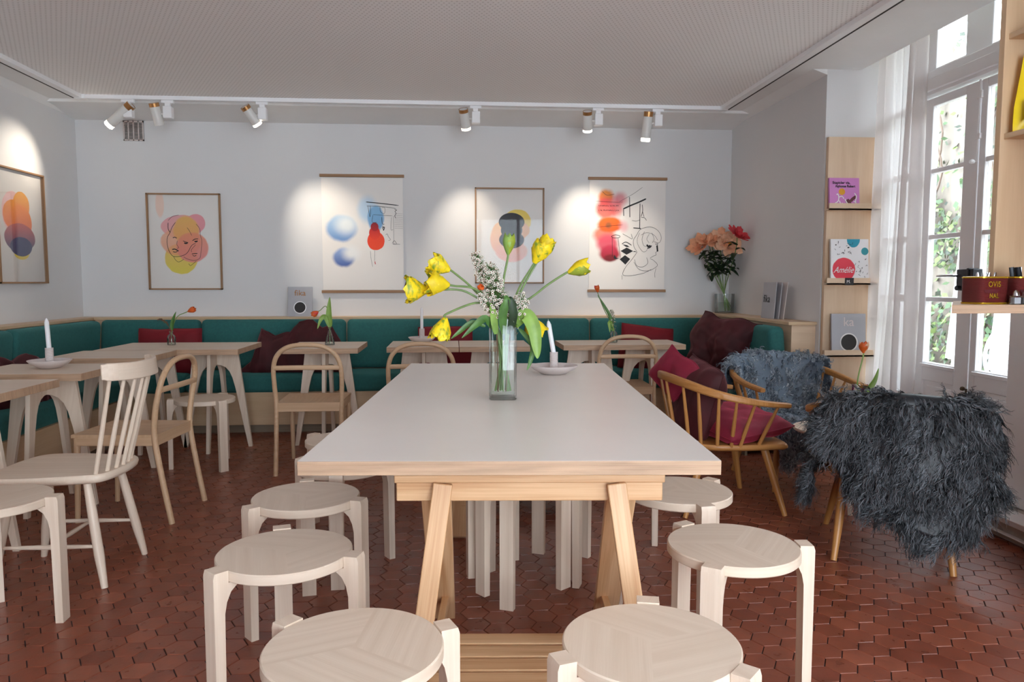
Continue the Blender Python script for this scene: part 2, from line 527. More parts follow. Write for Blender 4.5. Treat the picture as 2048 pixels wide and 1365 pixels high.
def hex_floor():
    me = bpy.data.meshes.new('floor'); R = .054; gap = .0016
    vs = []; fs = []; mi = []; tint = []
    x0, x1, y0, y1 = XL - .05, XD + .05, YR, YB
    vs += [(x0, y0, -.003), (x1, y0, -.003), (x1, y1, -.003), (x0, y1, -.003)]; fs.append((0, 1, 2, 3)); mi.append(1); tint.append(.5)
    dx = 1.5 * R; dy = math.sqrt(3) * R; i = 0; x = x0
    while x < x1:
        y = y0 + (dy / 2 if i % 2 else 0)
        while y < y1:
            b = len(vs); z = random.uniform(-.0006, .0006); tx = random.uniform(-.0006, .0006)
            for rr, zz in ((R - gap, -.003), (R - gap - .0012, 0)):
                for k in range(6):
                    a = PI / 3 * k
                    vs.append((x + rr * math.cos(a), y + rr * math.sin(a), zz + (z if zz == 0 else 0) + tx * math.cos(a)))
            t = min(1, max(0, random.gauss(.5, .25)))
            fs.append(tuple(b + 6 + k for k in range(6))); mi.append(0); tint.append(t)
            for k in range(6):
                fs.append((b + k, b + (k + 1) % 6, b + 6 + (k + 1) % 6, b + 6 + k)); mi.append(0); tint.append(t)
            y += dy
        x += dx; i += 1
    me.from_pydata(vs, [], fs); me.materials.append(M['tile']); me.materials.append(M['grout'])
    me.polygons.foreach_set('material_index', mi)
    at = me.attributes.new('tint', 'FLOAT', 'FACE'); at.data.foreach_set('value', tint)
    o = bpy.data.objects.new('floor', me); C.objects.link(o); return struct(o)


hex_floor()
T = .15
m = MB(); m.span((XL - T, YB, -.1), (3.12, YB + T, 3.1)); struct(m.build('wall_back', M['wall']))
m = MB(); m.span((XL - T, YR - T, -.1), (XL, YB, 3.1)); struct(m.build('wall_left', M['wall']))
m = MB()
m.span((XR, YN, 0), (3.12, YB, 3.1))                       # thick pier beside the niche, its face towards the doors
m.span((2.86, 4.55, 0), (3.1, YN, .45)); m.span((2.86, 4.86, .45), (3.1, YN, 3.1))
m.span((2.72, .9, 0), (2.98, 3.45, 3.1))                     # wall between the two garden openings
m.span((2.72, YR, 0), (2.98, -1.9, 3.1)); m.span((2.72, -1.9, 2.55), (2.98, .9, 3.1)); m.span((2.72, -1.9, 0), (2.98, .9, .12))
struct(m.build('wall_right', M['wall']))
m = MB()
m.span((XL, YR - T, 0), (-.3, YR, 3.1)); m.span((2.2, YR - T, 0), (2.98, YR, 3.1))
m.span((-.3, YR - T, 0), (2.2, YR, .12)); m.span((-.3, YR - T, 2.55), (2.2, YR, 3.1))
struct(m.build('wall_front', M['wall']))
# ceiling: perforated panels inside the light tracks, plain margin round them, a cove at the walls
TX0, TX1, TY = -2.79, 2.165, 5.99
m = MB()
m.span((XL - T, YR - T, ZC + .012), (2.70, YB, ZC + .12), 0)
m.span((2.70, YR - T, 3.02), (3.6, YB, 3.12), 0)
m.span((2.62, YR - T, ZC + .12), (2.70, YB, 3.02), 0)
m.span((XL, YR, ZC), (TX0, YB, ZC + .012), 0); m.span((TX1, YR, ZC), (2.70, YB, ZC + .012), 0)
m.span((TX0, TY, ZC), (TX1, YB, ZC + .012), 0); m.span((TX0, YR, ZC), (TX1, TY, ZC + .012), 1)
m.prism([(XL, YB, 2.54), (XL, YB, ZC), (XL, 6.12, ZC), (XL, 6.12, ZC - .022), (XL, 6.24, ZC - .026)], (XR - XL, 0, 0), 0)
m.prism([(XL, YR, 2.555), (XL, YR, ZC), (XL + .05, YR, ZC), (XL + .03, YR, 2.58)], (0, YB - YR, 0), 0)
m.prism([(XR, YN, 2.565), (XR, YN, ZC), (XR - .10, YN, ZC)], (0, 1.7, 0), 0)
struct(m.build('ceiling', [M['ceil'], M['perf']], smooth=20))
# threshold step in front of the doors
m = MB(); m.span((2.56, 3.0, 0), (XD + .3, YN, .105), 0); m.span((2.53, 3.0, .085), (2.66, YN, .112), 1); m.span((2.53, 3.0, .03), (2.56, YN, .036), 1)
m.span((2.66, 3.0, .10), (XD + .3, YN, .109), 0)
o = struct(m.build('trim_1', [M['stone'], M['trimw']], bevel=.003))
m = MB(); m.span((2.70, 2.99, .112), (2.72, 3.45, 3.0)); m.span((2.86, 3.40, .112), (2.99, 3.50, 3.0)); m.span((2.86, 4.50, .112), (2.99, 4.57, 3.0))
m.span((2.84, 3.5, 2.31), (2.98, 4.5, 2.45)); m.span((2.82, 3.5, 2.33), (2.86, 4.5, 2.40)); m.span((2.86, 3.5, 2.93), (2.98, 4.5, 3.02))
struct(m.build('trim_2', M['trimw'], bevel=.004))

# door leaves
def leaf(name, ya, yb, ga, gb):
    t = thing(name, None, None, (0, 0, 0)); t['kind'] = 'structure'
    m = MB(); x0, x1 = XD - .02, XD + .022
    zb = [.71, 1.095, 1.47, 1.865, 2.25]
    m.span((x0, ya, .115), (x1, ga, 2.30)); m.span((x0, gb, .115), (x1, yb, 2.30))
    m.span((x0, ga, 2.25), (x1, gb, 2.30)); m.span((x0, ga, .60), (x1, gb, .71)); m.span((x0, ga, .115), (x1, gb, .26))
    for z in zb[1:-1]: m.span((x0 + .004, ga, z - .014), (x1 - .004, gb, z + .014))
    for z in (.71,): m.span((x0 - .012, ga - .015, z - .03), (x0, gb + .015, z - .008))
    m.build('leaf_frame', M['trimw'], t, bevel=.004)
    m = MB(); m.span((x0 + .012, ga, .26), (x1 - .012, gb, .60)); m.span((x0 + .004, ga + .03, .29), (x1 - .012, gb - .03, .57))
    m.build('lower_panel', M['trimw'], t, bevel=.004)
    for a, b in zip(zb[:-1], zb[1:]):
        m = MB(); m.box((XD, (ga + gb) / 2, (a + b) / 2), (.004, gb - ga, b - a)); m.build('glass_pane', M['glass'], t)
    return t


d1 = leaf('door_1', 3.985, 4.50, 4.10, 4.39); d2 = leaf('door_2', 3.50, 3.975, 3.63, 3.925)
m = MB(); m.span((XD - .075, 3.90, 1.15), (XD - .02, 4.035, 1.27)); m.span((XD - .082, 3.93, 1.145), (XD - .02, 3.945, 1.275))
m.tube([(XD - .07, 4.0, 1.165), (XD - .10, 4.0, 1.165)], .014, 12)
lk = m.build('door_lock', M['blackm'], d1, bevel=.003); tag(lk, 'black iron rim lock')
m = MB(); m.tube([(XD - .07, 4.0, 1.235), (XD - .12, 4.0, 1.235), (XD - .125, 4.03, 1.235), (XD - .125, 4.13, 1.232)], [.008, .008, .008, .006], 10)
m.build('lever_handle', M['chrome'], lk)
m = MB(); m.tube([(XD - .035, 3.965, .36), (XD - .035, 3.965, .60)], .006, 8); m.span((XD - .03, 3.95, .40), (XD - .02, 3.98, .43)); m.span((XD - .03, 3.95, .50), (XD - .02, 3.98, .53))
m.lathe([(0, -.012), (.012, -.008), (.014, 0), (.010, .01), (0, .014)], (XD - .05, 3.975, .60), 12)
tag(m.build('floor_bolt', M['brass'], d2), 'dark brass sliding bolt')
m = MB(); m.tube([(XD - .03, 3.975, 1.86), (XD - .03, 3.975, 2.30)], .006, 8); m.span((XD - .035, 3.955, 1.98), (XD - .02, 3.995, 2.01)); m.span((XD - .035, 3.955, 2.2), (XD - .02, 3.995, 2.24))
m.lathe([(0, -.012), (.012, -.008), (.016, 0), (.010, .01), (0, .014)], (XD - .05, 3.985, 1.86), 12)
tag(m.build('top_bolt', M['trimw'], d2), 'white painted top bolt with a knob')
wn = thing('window_1', None, None); wn['kind'] = 'structure'
m = MB()
for a, b in ((3.50, 3.66), (3.92, 4.13), (4.39, 4.50)): m.span((XD - .015, a, 2.44), (XD + .02, b, 2.94))
for a, b in ((3.66, 3.92), (4.13, 4.39)): m.span((XD - .015, a, 2.44), (XD + .02, b, 2.475)); m.span((XD - .015, a, 2.88), (XD + .02, b, 2.94))
m.build('window_frame', M['trimw'], wn, bevel=.004)
for a, b in ((3.66, 3.92), (4.13, 4.39)):
    m = MB(); m.box((XD, (a + b) / 2, 2.68), (.004, b - a, .42)); m.build('glass_pane', M['glass'], wn)
w4 = thing('window_4', None, None); w4['kind'] = 'structure'
m = MB()
for z in (.47, 1.095, 1.47, 1.865, 2.28, 2.95): m.span((XD - .02, 4.57, z - .02), (XD + .02, 4.86, z + .02))
m.build('window_frame', M['trimw'], w4)
m = MB(); m.box((XD, 4.715, 1.70), (.004, .29, 2.5)); m.build('glass_pane', M['glass'], w4)
w2 = thing('window_2', None, None); w2['kind'] = 'structure'
m = MB()
for y in (-1.88, -1.2, -.5, .2, .87): m.span((2.86, y - .03, .12), (2.92, y + .03, 2.55))
for z in (.15, .8, 1.4, 2.0, 2.52): m.span((2.87, -1.9, z - .02), (2.91, .9, z + .02))
m.build('window_frame', M['trimw'], w2)
m = MB(); m.box((2.89, -.5, 1.33), (.004, 2.8, 2.4)); m.build('glass_pane', M['glass'], w2)
w3 = thing('window_3', None, None); w3['kind'] = 'structure'
m = MB()
for x in (-.27, .55, 1.35, 2.17): m.span((x - .03, -2.58, .12), (x + .03, -2.52, 2.55))
for z in (.15, 2.52): m.span((-.3, -2.58, z - .03), (2.2, -2.52, z + .03))
m.build('window_frame', M['trimw'], w3)
m = MB(); m.box((.95, -2.55, 1.335), (2.5, .004, 2.43)); m.build('glass_pane', M['glass'], w3)

# curtain
def curt(u, v):
    y = 4.335 + .515 * u; z = .125 + 2.80 * v
    f = 5.5 + .8 * math.sin(v * 2)
    x = 2.795 + .028 * math.sin(2 * PI * f * u + .5) * (.75 + .35 * (1 - v)) + .012 * math.sin(31 * u + 2) + .01 * math.sin(5 * v + 9 * u)
    return Vector((x - .03 * (1 - v) * (1 - u), y + .035 * (1 - v) * (.5 - u) * .6 + .006 * math.sin(40 * u), z))


m = MB(); m.grid(curt, 140, 20); tag(m.build('curtain', M['linen'], uv=False), 'sheer pale linen curtain hanging beside the white garden doors', 'curtain')
# curtain rail, a slim white track under the niche lintel
# ------------------------------------------------------------------ light tracks and spots
def track(name, a, b, wd, label, slot):
    m = MB(); a = Vector(a); b = Vector(b); m.beam(a, b, wd, .03)
    o = m.build(name, M['trimw'], bevel=.002)
    return tag(o, label, 'track')


t1 = track('lighting_track', (TX0 + .05, TY, ZC - .014), (TX1 - .03, TY, ZC - .014), .036, 'white lighting track along the back edge of the ceiling, carrying the spotlights', 0)
t2 = track('lighting_track', (TX0, YR + .3, ZC - .014), (TX0, TY - .02, ZC - .014), .055, 'empty pale track on the ceiling beside the left wall', 0)
t3 = track('lighting_track', (TX1, YR + .3, ZC - .014), (TX1, TY - .02, ZC - .014), .055, 'empty pale track on the ceiling above the garden door side', 0)
for sx, tt in ((TX0, t2), (TX1, t3)):
    m = MB(); s_ = -1 if sx < 0 else 1
    m.span((sx + s_ * .026, YR + .3, ZC - .030), (sx + s_ * .038, TY - .02, ZC - .001)); o = m.build('shadow_gap', M['darkgap'], tt); tag(o, 'dark slot along the track')
m = MB(); m.span((TX1 - .03, TY - .03, ZC - .032), (TX1 + .03, TY + .03, ZC)); m.build('corner_cap', M['trimw'], t3, bevel=.002)
m = MB(); m.span((TX0 - .03, TY - .03, ZC - .032), (TX0 + .05, TY + .02, ZC)); m.build('corner_cap', M['trimw'], t2, bevel=.002)


def spot(x, d, label, on, target=None, ring=True, watts=30, blend=1.0, size=50, side=-1, drop=.0, L=.17):
    """adapter and driver box hanging from the track, cylinder head aimed along d"""
    t = thing('track_spotlight', label, 'spotlight', (x, TY, ZC - .03), 0, 'track spotlights')
    m = MB(); m.span((-.045, -.017, -.022), (.045, .017, 0)); m.span((-.02, -.015, -.05), (.02, .015, -.02)); m.build('track_adapter', M['trimw'], t, bevel=.003)
    m = MB(); m.span((-.03, -.03, -.135), (.035, .03, -.045)); m.build('driver_box', M['trimw'], t, bevel=.006)
    d = Vector(d).normalized(); R = rot_to(d); p = Vector((side * .085, 0, -.10 - drop)); r = .036
    Mx = Matrix.Translation(p) @ R
    m = MB(); m.tube([(0, 0, -.10), tuple(Vector((side * .05, 0, -.10 - drop * .5)))], .008, 8); m.build('swivel_arm', M['whitem'], t)
    m = MB(); m.lathe([(0, -L * .45), (r * .9, -L * .45), (r, -L * .40), (r, L * .5), (r * .86, L * .5), (r * .8, L * .42), (0, L * .42)], (0, 0, 0), 28, 0, Mx)
    hd = m.build('lamp_head', M['whitem'], t)
    m = MB(); m.lathe([(r * 1.01, -L * .46), (r * 1.01, -L * .30)], (0, 0, 0), 28, 0, Mx, cap=False); m.build('metal_band', M['copper'], hd)
    if on:
        m = MB(); m.lathe([(r * .80, L * .44), (r * .84, L * .52), (r * 1.0, L * .50), (r * 1.0, L * .40)], (0, 0, 0), 28, 0, Mx, cap=False); m.build('glowing_rim', M['glow'], hd)
        m = MB(); m.lathe([(0, L * .425), (r * .78, L * .425)], (0, 0, 0), 28, 0, Mx, cap=False); m.build('lens', M['glow'], hd)
        l = bpy.data.lights.new('spot', 'SPOT'); l.energy = watts; l.color = (1.0, .88, .72); l.spot_size = math.radians(size); l.spot_blend = blend; l.shadow_soft_size = .02
        lo = bpy.data.objects.new('spot_beam', l); C.objects.link(lo); lo.parent = t
        q = p + d * (L * .56); lo.location = q
        dd = (Vector(target) - Vector((x, TY, ZC - .03)) - q) if target else d
        lo.rotation_euler = dd.to_track_quat('-Z', 'Y').to_euler()
    return t


spot(-2.44, (-.75, .1, -.62), 'white spotlight at the left end of the track, tilted towards the left wall', True, (-3.12, 5.7, 1.95), watts=15, size=74, side=-.7, drop=.012, L=.25)
spot(-2.15, (.12, .35, -1), 'unlit-looking white spotlight hanging beside the ventilation grille', False)
spot(-1.45, (.5, .45, -.8), 'lit spotlight aimed at the blue and red poster', True, (-.98, 6.6, 1.50), watts=24, size=54)
spot(.18, (.15, .5, -.9), 'lit spotlight above the vase of yellow tulips, aimed at the black and orange print', True, (.13, 6.6, 1.52), watts=19, size=52)
spot(1.15, (.1, .5, -.9), 'lit spotlight aimed at the left half of the red ink poster', True, (1.19, 6.6, 1.55), watts=25, size=54)
spot(1.63, (-.05, .25, -1), 'long white spotlight at the right end of the track pointing straight down', True, (1.55, 6.6, 1.3), watts=8, size=60, drop=.03, L=.235)

# ventilation grille
t = thing('ventilation_grille', 'small beige ventilation grille high on the back wall', 'vent', (-2.65, YB, 2.455))
m = MB(); a = .082
for s in ((-a, -.012, -a, a, 0, -a + .012), (-a, -.012, a - .012, a, 0, a), (-a, -.012, -a, -a + .01, 0, a), (a - .01, -.012, -a, a, 0, a)): m.span(s[:3], s[3:])
for i in range(1, 4): x = -a + i * 2 * a / 4; m.span((x - .004, -.012, -a), (x + .004, -.002, a))
m.build('grille_frame', M['ceramic'], t)
m = MB()
for i in range(13): z = -a + .01 + i * .0118; m.box((0, -.006, z), (2 * a - .01, .008, .0035), rot=Matrix.Rotation(.5, 3, 'X'))
m.build('louvre_slats', M['ceramic'], t)
m = MB(); m.span((-a, -.002, -a), (a, 0, a)); m.build('dark_backing', M['darkgap'], t)

# ------------------------------------------------------------------ pictures
def sheet(name, mat, w_, h, parent, y=-.004):
    me = bpy.data.meshes.new(name); me.from_pydata([(-w_ / 2, y, -h / 2), (w_ / 2, y, -h / 2), (w_ / 2, y, h / 2), (-w_ / 2, y, h / 2),
                                                     (-w_ / 2, y + .002, -h / 2), (w_ / 2, y + .002, -h / 2), (w_ / 2, y + .002, h / 2), (-w_ / 2, y + .002, h / 2)], [],
                                                    [(0, 1, 2, 3), (5, 4, 7, 6), (4, 0, 3, 7), (1, 5, 6, 2), (3, 2, 6, 7), (4, 5, 1, 0)])
    me.materials.append(mat); l = me.uv_layers.new(name='UVMap').data
    for p in me.polygons:
        for li in p.loop_indices:
            co = me.vertices[me.loops[li].vertex_index].co; l[li].uv = (co.x / w_ + .5, co.z / h + .5)
    o = bpy.data.objects.new(name, me); C.objects.link(o); o.parent = parent; return o


def inklines(strokes, w_, h, parent, y=-.0055, mats=None, polys=(), name='ink_drawing'):
    m = MB()
    for wd, pts, *mm in strokes:
        P = smooth_pts([((u - .5) * w_, y, (v - .5) * h) for u, v in pts], 5) if len(pts) > 2 else [Vector(((u - .5) * w_, y, (v - .5) * h)) for u, v in pts]
        n = len(P); L = []
        for i, p in enumerate(P):
            t = (P[min(i + 1, n - 1)] - P[max(i - 1, 0)]); t.normalize(); nn = Vector((-t.z, 0, t.x))
            k = wd / 2 * (1 if 0 < i < n - 1 or n == 2 else .5)
            L += [p + nn * k, p - nn * k]
        m.add(L, [(2 * i, 2 * i + 1, 2 * i + 3, 2 * i + 2) for i in range(n - 1)], mm[0] if mm else 0)
    for pl in polys:
        m.add([((u - .5) * w_, y, (v - .5) * h) for u, v in pl], [tuple(range(len(pl)))], 0)
    return m.build(name, mats or M['ink'], parent, smooth=0, uv=False)


def frame(parent, w_, h, bar=.012, dep=.028, mat='frame'):
    m = MB()
    m.span((-w_ / 2, -dep, h / 2 - bar), (w_ / 2, 0, h / 2)); m.span((-w_ / 2, -dep, -h / 2), (w_ / 2, 0, -h / 2 + bar))
    m.span((-w_ / 2, -dep, -h / 2), (-w_ / 2 + bar, 0, h / 2)); m.span((w_ / 2 - bar, -dep, -h / 2), (w_ / 2, 0, h / 2))
    m.build('picture_frame', M[mat], parent, bevel=.001)
    m = MB(); m.box((0, -.020, 0), (w_ - 2 * bar, .002, h - 2 * bar)); m.build('glazing', M['glass'], parent)


def zmap(x0, y0, x1, y1, shear=0):
    return lambda x, y: ((x - x0 - shear * (y - y0) / (y1 - y0)) / (x1 - x0), 1 - (y - y0) / (y1 - y0))


# left wall print
t = thing('framed_print', 'framed orange and navy cloud print hanging on the left wall', 'picture', (XL, 5.725, 1.595), PI / 2)
frame(t, .61, .815)
OR, NV = (252, 160, 66), (60, 66, 112)
sheet('print', art_mat('art_orange_navy', .75, [
    (.36, .62, .24, .20, (250, 205, 205), (250, 205, 205), .05, 1, .1),
    (.50, .26, .17, .06, (240, 214, 90), (240, 214, 90), .06, 1, .1),
    (.54, .70, .18, .125, (252, 176, 60), (252, 150, 80), .05, 1, .1),
    (.36, .60, .22, .14, (252, 160, 70), (250, 130, 80), .05, 1, .1),
    (.50, .54, .26, .16, (252, 150, 70), (240, 120, 90), .05, 1, .1),
    (.48, .40, .34, .135, (200, 110, 110), NV, .05, 1, .1),
    (.50, .32, .24, .09, NV, NV, .05, 1, .1)]), .586, .79, t)
# faces print
t = thing('framed_print', 'framed line drawing of two faces on pink and yellow washes, on the back wall', 'picture', (-2.265, YB, 1.538))
frame(t, .605, .81)
sheet('print', art_mat('art_faces', .75, [
    (.16, .90, .07, .16, (246, 206, 186), (246, 206, 186), .3, .7, .2),
    (.46, .66, .30, .13, (236, 172, 176), (240, 176, 176), .06, 1, .15),
    (.66, .70, .14, .10, (238, 160, 168), (238, 160, 168), .06, 1, .1),
    (.44, .32, .24, .17, (240, 200, 120), (232, 214, 92), .06, 1, .15),
    (.44, .50, .30, .16, (240, 178, 140), (238, 160, 120), .1, .8, .15),
    (.52, .62, .20, .17, (240, 190, 96), (240, 170, 110), .2, .9, .15),
    (.60, .44, .24, .17, (238, 150, 120), (236, 140, 136), .1, .9, .12)]), .581, .786, t)
z = zmap(100, 120, 960, 1285, 60)
st = [(.004, [z(*p) for p in ((440, 460), (400, 520), (375, 590), (345, 650), (345, 740), (375, 830), (425, 885), (520, 880), (590, 840), (640, 750), (690, 720))]),
      (.005, [z(*p) for p in ((350, 465), (352, 540), (375, 585))]), (.003, [z(*p) for p in ((425, 890), (450, 930), (490, 955), (550, 920))]),
      (.003, [z(*p) for p in ((350, 440), (400, 390), (480, 370))]), (.003, [z(*p) for p in ((580, 525), (610, 565), (640, 625))]),
      (.003, [z(*p) for p in ((690, 480), (735, 540), (745, 620), (765, 700), (755, 850), (740, 910), (680, 935), (600, 920), (545, 890))]),
      (.006, [z(*p) for p in ((410, 655), (435, 645), (460, 660))]), (.005, [z(*p) for p in ((535, 690), (560, 700), (600, 715))]),
      (.012, [z(*p) for p in ((550, 715), (570, 722), (592, 715))]), (.006, [z(*p) for p in ((650, 690), (680, 668), (720, 665))]), (.011, [z(*p) for p in ((675, 695), (695, 700), (712, 690))]),
      (.003, [z(*p) for p in ((465, 690), (462, 740), (485, 775), (460, 785))]), (.009, [z(*p) for p in ((405, 800), (440, 795), (485, 820))]), (.006, [z(*p) for p in ((415, 825), (445, 832), (470, 822))]),
      (.003, [z(*p) for p in ((690, 740), (640, 800), (645, 830))]), (.006, [z(*p) for p in ((645, 855), (680, 850), (715, 848))]), (.005, [z(*p) for p in ((655, 872), (680, 880), (700, 870))]),
      (.003, [z(*p) for p in ((610, 975), (630, 1000), (660, 980), (700, 945))])]
inklines(st, .581, .786, t)


def poster(x, zc, label, w_, h, art):
    t = thing('hanging_poster', label, 'poster', (x, YB, zc), 0)
    sheet('print', art, w_, h - .03, t, -.012)
    for s in (1, -1):
        m = MB(); m.span((-w_ / 2 - .012, -.022, s * h / 2 - .012), (w_ / 2 + .012, -.002, s * h / 2 + .012)); m.build('hanging_rail', M['frame'], t, bevel=.002)
    m = MB(); m.tube([(-w_ * .42, -.006, h / 2), (0, -.004, h / 2 + .10), (w_ * .42, -.006, h / 2)], .0008, 5); m.build('hanging_cord', M['paper'], t)
    return t


P3W, P3H = .69, .99
t = poster(-.775, 1.61, 'poster of blue watercolour clouds with a red pear shape, hung between wooden rails', P3W, P3H, art_mat('art_blue_red', .7, [
    (.56, .72, .16, .16, (196, 220, 240), (176, 208, 236), .6, .9, .2),
    (.66, .64, .115, .13, (130, 182, 222), (110, 160, 208), .25, 1, .2),
    (.24, .55, .22, .135, (176, 206, 232), (110, 150, 206), .30, 1, .2),
    (.30, .58, .21, .13, (238, 244, 244), (232, 238, 242), .85, .95, .2),
    (.26, .29, .16, .10, (150, 176, 220), (70, 96, 168), .35, 1, .2),
    (.36, .33, .17, .10, (238, 240, 240), (238, 240, 240), .85, 1, .2),
    (.66, .44, .108, .085, (236, 64, 30), (240, 70, 30), .04, 1, .16),
    (.645, .51, .07, .06, (190, 24, 30), (232, 60, 30), .06, 1, .16),
    (.645, .565, .05, .04, (140, 16, 34), (170, 20, 30), .06, 1, .16)]))
z = zmap(385, 170, 1140, 1195)
st = [(.007, [z(*p) for p in ((795, 400), (900, 408), (1100, 428))]), (.003, [z(*p) for p in ((800, 435), (950, 440), (1075, 455))]),
      (.003, [z(*p) for p in ((812, 430), (820, 480), (830, 530), (838, 490), (835, 430))]), (.0025, [z(*p) for p in ((925, 445), (930, 485), (965, 500), (970, 450), (940, 450))]),
      (.0025, [z(*p) for p in ((860, 510), (940, 515), (1040, 520))]), (.0025, [z(*p) for p in ((860, 510), (850, 575), (895, 578))]),
      (.004, [z(*p) for p in ((940, 530), (945, 590), (965, 592))]), (.002, [z(*p) for p in ((1050, 520), (1050, 770))]), (.002, [z(*p) for p in ((1030, 530), (1025, 640), (1045, 640))]),
      (.004, [z(*p) for p in ((1060, 460), (1080, 470), (1065, 480), (1075, 500), (1062, 520), (1072, 540))]), (.003, [z(*p) for p in ((1035, 765), (1055, 740), (1075, 770), (1040, 770), (1110, 772))]),
      (.006, [z(*p) for p in ((950, 610), (955, 650), (965, 620), (945, 630))]), (.0025, [z(*p) for p in ((975, 690), (990, 680), (1000, 705), (1020, 730), (1000, 740))]),
      (.002, [z(*p) for p in ((830, 830), (835, 900), (850, 975))]), (.002, [z(*p) for p in ((870, 825), (868, 920))]), (.006, [z(*p) for p in ((870, 925), (875, 950))], 1)]
st += [(.0012, [z(1060, y), z(1135, y + 3)]) for y in range(500, 640, 16)]
inklines(st, P3W, P3H, t, -.0135, [M['ink'], M['bagred']])

t = thing('framed_print', 'framed print of a black rounded shape on yellow and peach clouds, behind the tulips', 'picture', (.492, YB, 1.60))
frame(t, .605, .83)
sheet('print', art_mat('art_black_orange', .72, [
    (.62, .66, .21, .13, (242, 214, 90), (244, 206, 110), .06, 1, .12),
    (.52, .56, .29, .12, (250, 200, 150), (250, 196, 160), .06, 1, .12),
    (.46, .47, .27, .20, (250, 206, 160), (250, 190, 170), .12, .95, .12),
    (.53, .33, .26, .12, (248, 196, 176), (248, 190, 180), .15, .9, .12),
    (.53, .65, .195, .10, (38, 38, 46), (38, 38, 46), .02, 1, .04),
    (.53, .56, .165, .09, (38, 38, 46), (38, 38, 46), .02, 1, .04),
    (.53, .46, .19, .095, (44, 44, 54), (54, 52, 66), .02, 1, .04)]), .581, .806, t)
P5W, P5H = .68, .985
t = poster(1.535, 1.612, 'poster of red and orange ink stains with a line-drawn woman in profile', P5W, P5H, art_mat('art_red_ink', .7, [
    (.22, .84, .13, .10, (236, 150, 60), (216, 70, 70), .5, 1, .35),
    (.40, .83, .13, .09, (222, 130, 140), (216, 90, 110), .7, .8, .35),
    (.22, .74, .18, .12, (216, 70, 80), (226, 110, 90), .5, .95, .3),
    (.34, .75, .13, .12, (210, 96, 116), (226, 100, 90), .6, .8, .3),
    (.20, .50, .19, .10, (240, 130, 90), (232, 110, 110), .5, .95, .3),
    (.24, .42, .18, .12, (226, 90, 110), (206, 50, 80), .5, .95, .3),
    (.27, .595, .20, .085, (240, 110, 30), (236, 90, 20), .35, 1, .25),
    (.25, .59, .07, .05, (150, 90, 40), (140, 80, 50), .8, .9, .2),
    (.45, .58, .09, .08, (232, 160, 170), (232, 160, 170), .8, .7, .3),
    (.27, .33, .17, .09, (206, 50, 80), (150, 20, 36), .4, 1, .3),
    (.28, .29, .11, .04, (140, 18, 30), (110, 12, 24), .5, 1, .3)]))
z = zmap(1028, 170, 1650, 1050)
st = [(.013, [z(1305, 405), z(1360, 380), z(1430, 352), z(1490, 325)]), (.006, [z(1353, 312), z(1358, 470)]), (.006, [z(1440, 362), z(1440, 560)]), (.006, [z(1305, 400), z(1308, 460)]), (.007, [z(1388, 553), z(1450, 558)]),
      (.0025, [z(*p) for p in ((1270, 350), (1380, 290), (1460, 235))]), (.003, [z(*p) for p in ((1375, 495), (1410, 500), (1440, 490))]),
      (.005, [z(*p) for p in ((1458, 370), (1462, 420), (1450, 465))]), (.004, [z(*p) for p in ((1460, 420), (1475, 468))]), (.004, [z(*p) for p in ((1450, 470), (1480, 475), (1495, 495))]),
      (.004, [z(*p) for p in ((1205, 622), (1240, 608), (1278, 618), (1270, 630), (1230, 632), (1208, 622))]), (.003, [z(1215, 630), z(1218, 780)]), (.003, [z(1262, 632), z(1285, 790)]),
      (.002, [z(1075, 345), z(1250, 355), z(1300, 350)]), (.002, [z(1090, 550), z(1180, 540), z(1300, 530)]), (.003, [z(1130, 270), z(1170, 300), z(1230, 290)]),
      # woman: hair
      (.003, [z(*p) for p in ((1420, 740), (1395, 700), (1390, 650), (1415, 610), (1440, 570), (1480, 552), (1530, 545), (1580, 565), (1610, 600), (1618, 640), (1600, 670), (1560, 660))]),
      (.0025, [z(*p) for p in ((1440, 590), (1420, 650), (1435, 700), (1470, 740), (1500, 730), (1510, 690))]), (.0025, [z(*p) for p in ((1480, 580), (1460, 640), (1475, 690), (1500, 700))]),
      (.0025, [z(*p) for p in ((1520, 600), (1500, 640), (1520, 670))]), (.0025, [z(*p) for p in ((1450, 610), (1500, 590), (1560, 610), (1590, 650))]), (.0025, [z(*p) for p in ((1540, 590), (1560, 640), (1545, 670))]),
      (.016, [z(*p) for p in ((1500, 685), (1515, 700), (1530, 690))]), (.008, [z(*p) for p in ((1505, 715), (1530, 705), (1540, 690))]),
      (.003, [z(*p) for p in ((1590, 670), (1588, 700), (1590, 735), (1575, 745), (1578, 765), (1555, 775), (1530, 790))]), (.014, [z(1585, 690), z(1590, 738)]), (.005, [z(1570, 680), z(1592, 680)]),
      (.003, [z(*p) for p in ((1420, 745), (1380, 800), (1330, 860), (1305, 920), (1360, 930), (1430, 920), (1490, 905), (1540, 880))]),
      (.003, [z(*p) for p in ((1400, 800), (1420, 850), (1470, 860), (1510, 830), (1500, 785))]), (.003, [z(*p) for p in ((1395, 820), (1440, 880), (1520, 890), (1590, 850), (1560, 810), (1530, 795))]),
      (.0025, [z(1298, 925), z(1300, 960)]), (.0025, [z(*p) for p in ((1580, 870), (1570, 910), (1572, 945))]),
      (.003, [z(*p) for p in ((1300, 600), (1340, 620), (1380, 640), (1370, 600))]), (.006, [z(1295, 680), z(1330, 665), z(1375, 690)])]
for i in range(26):
    x, y = 1100 + (i % 13) * 13 + random.uniform(-3, 3), 375 + (i // 13) * 36
    st.append((.003, [z(x, y), z(x + 5, y + 10), z(x + 9, y + random.uniform(-2, 14))]))
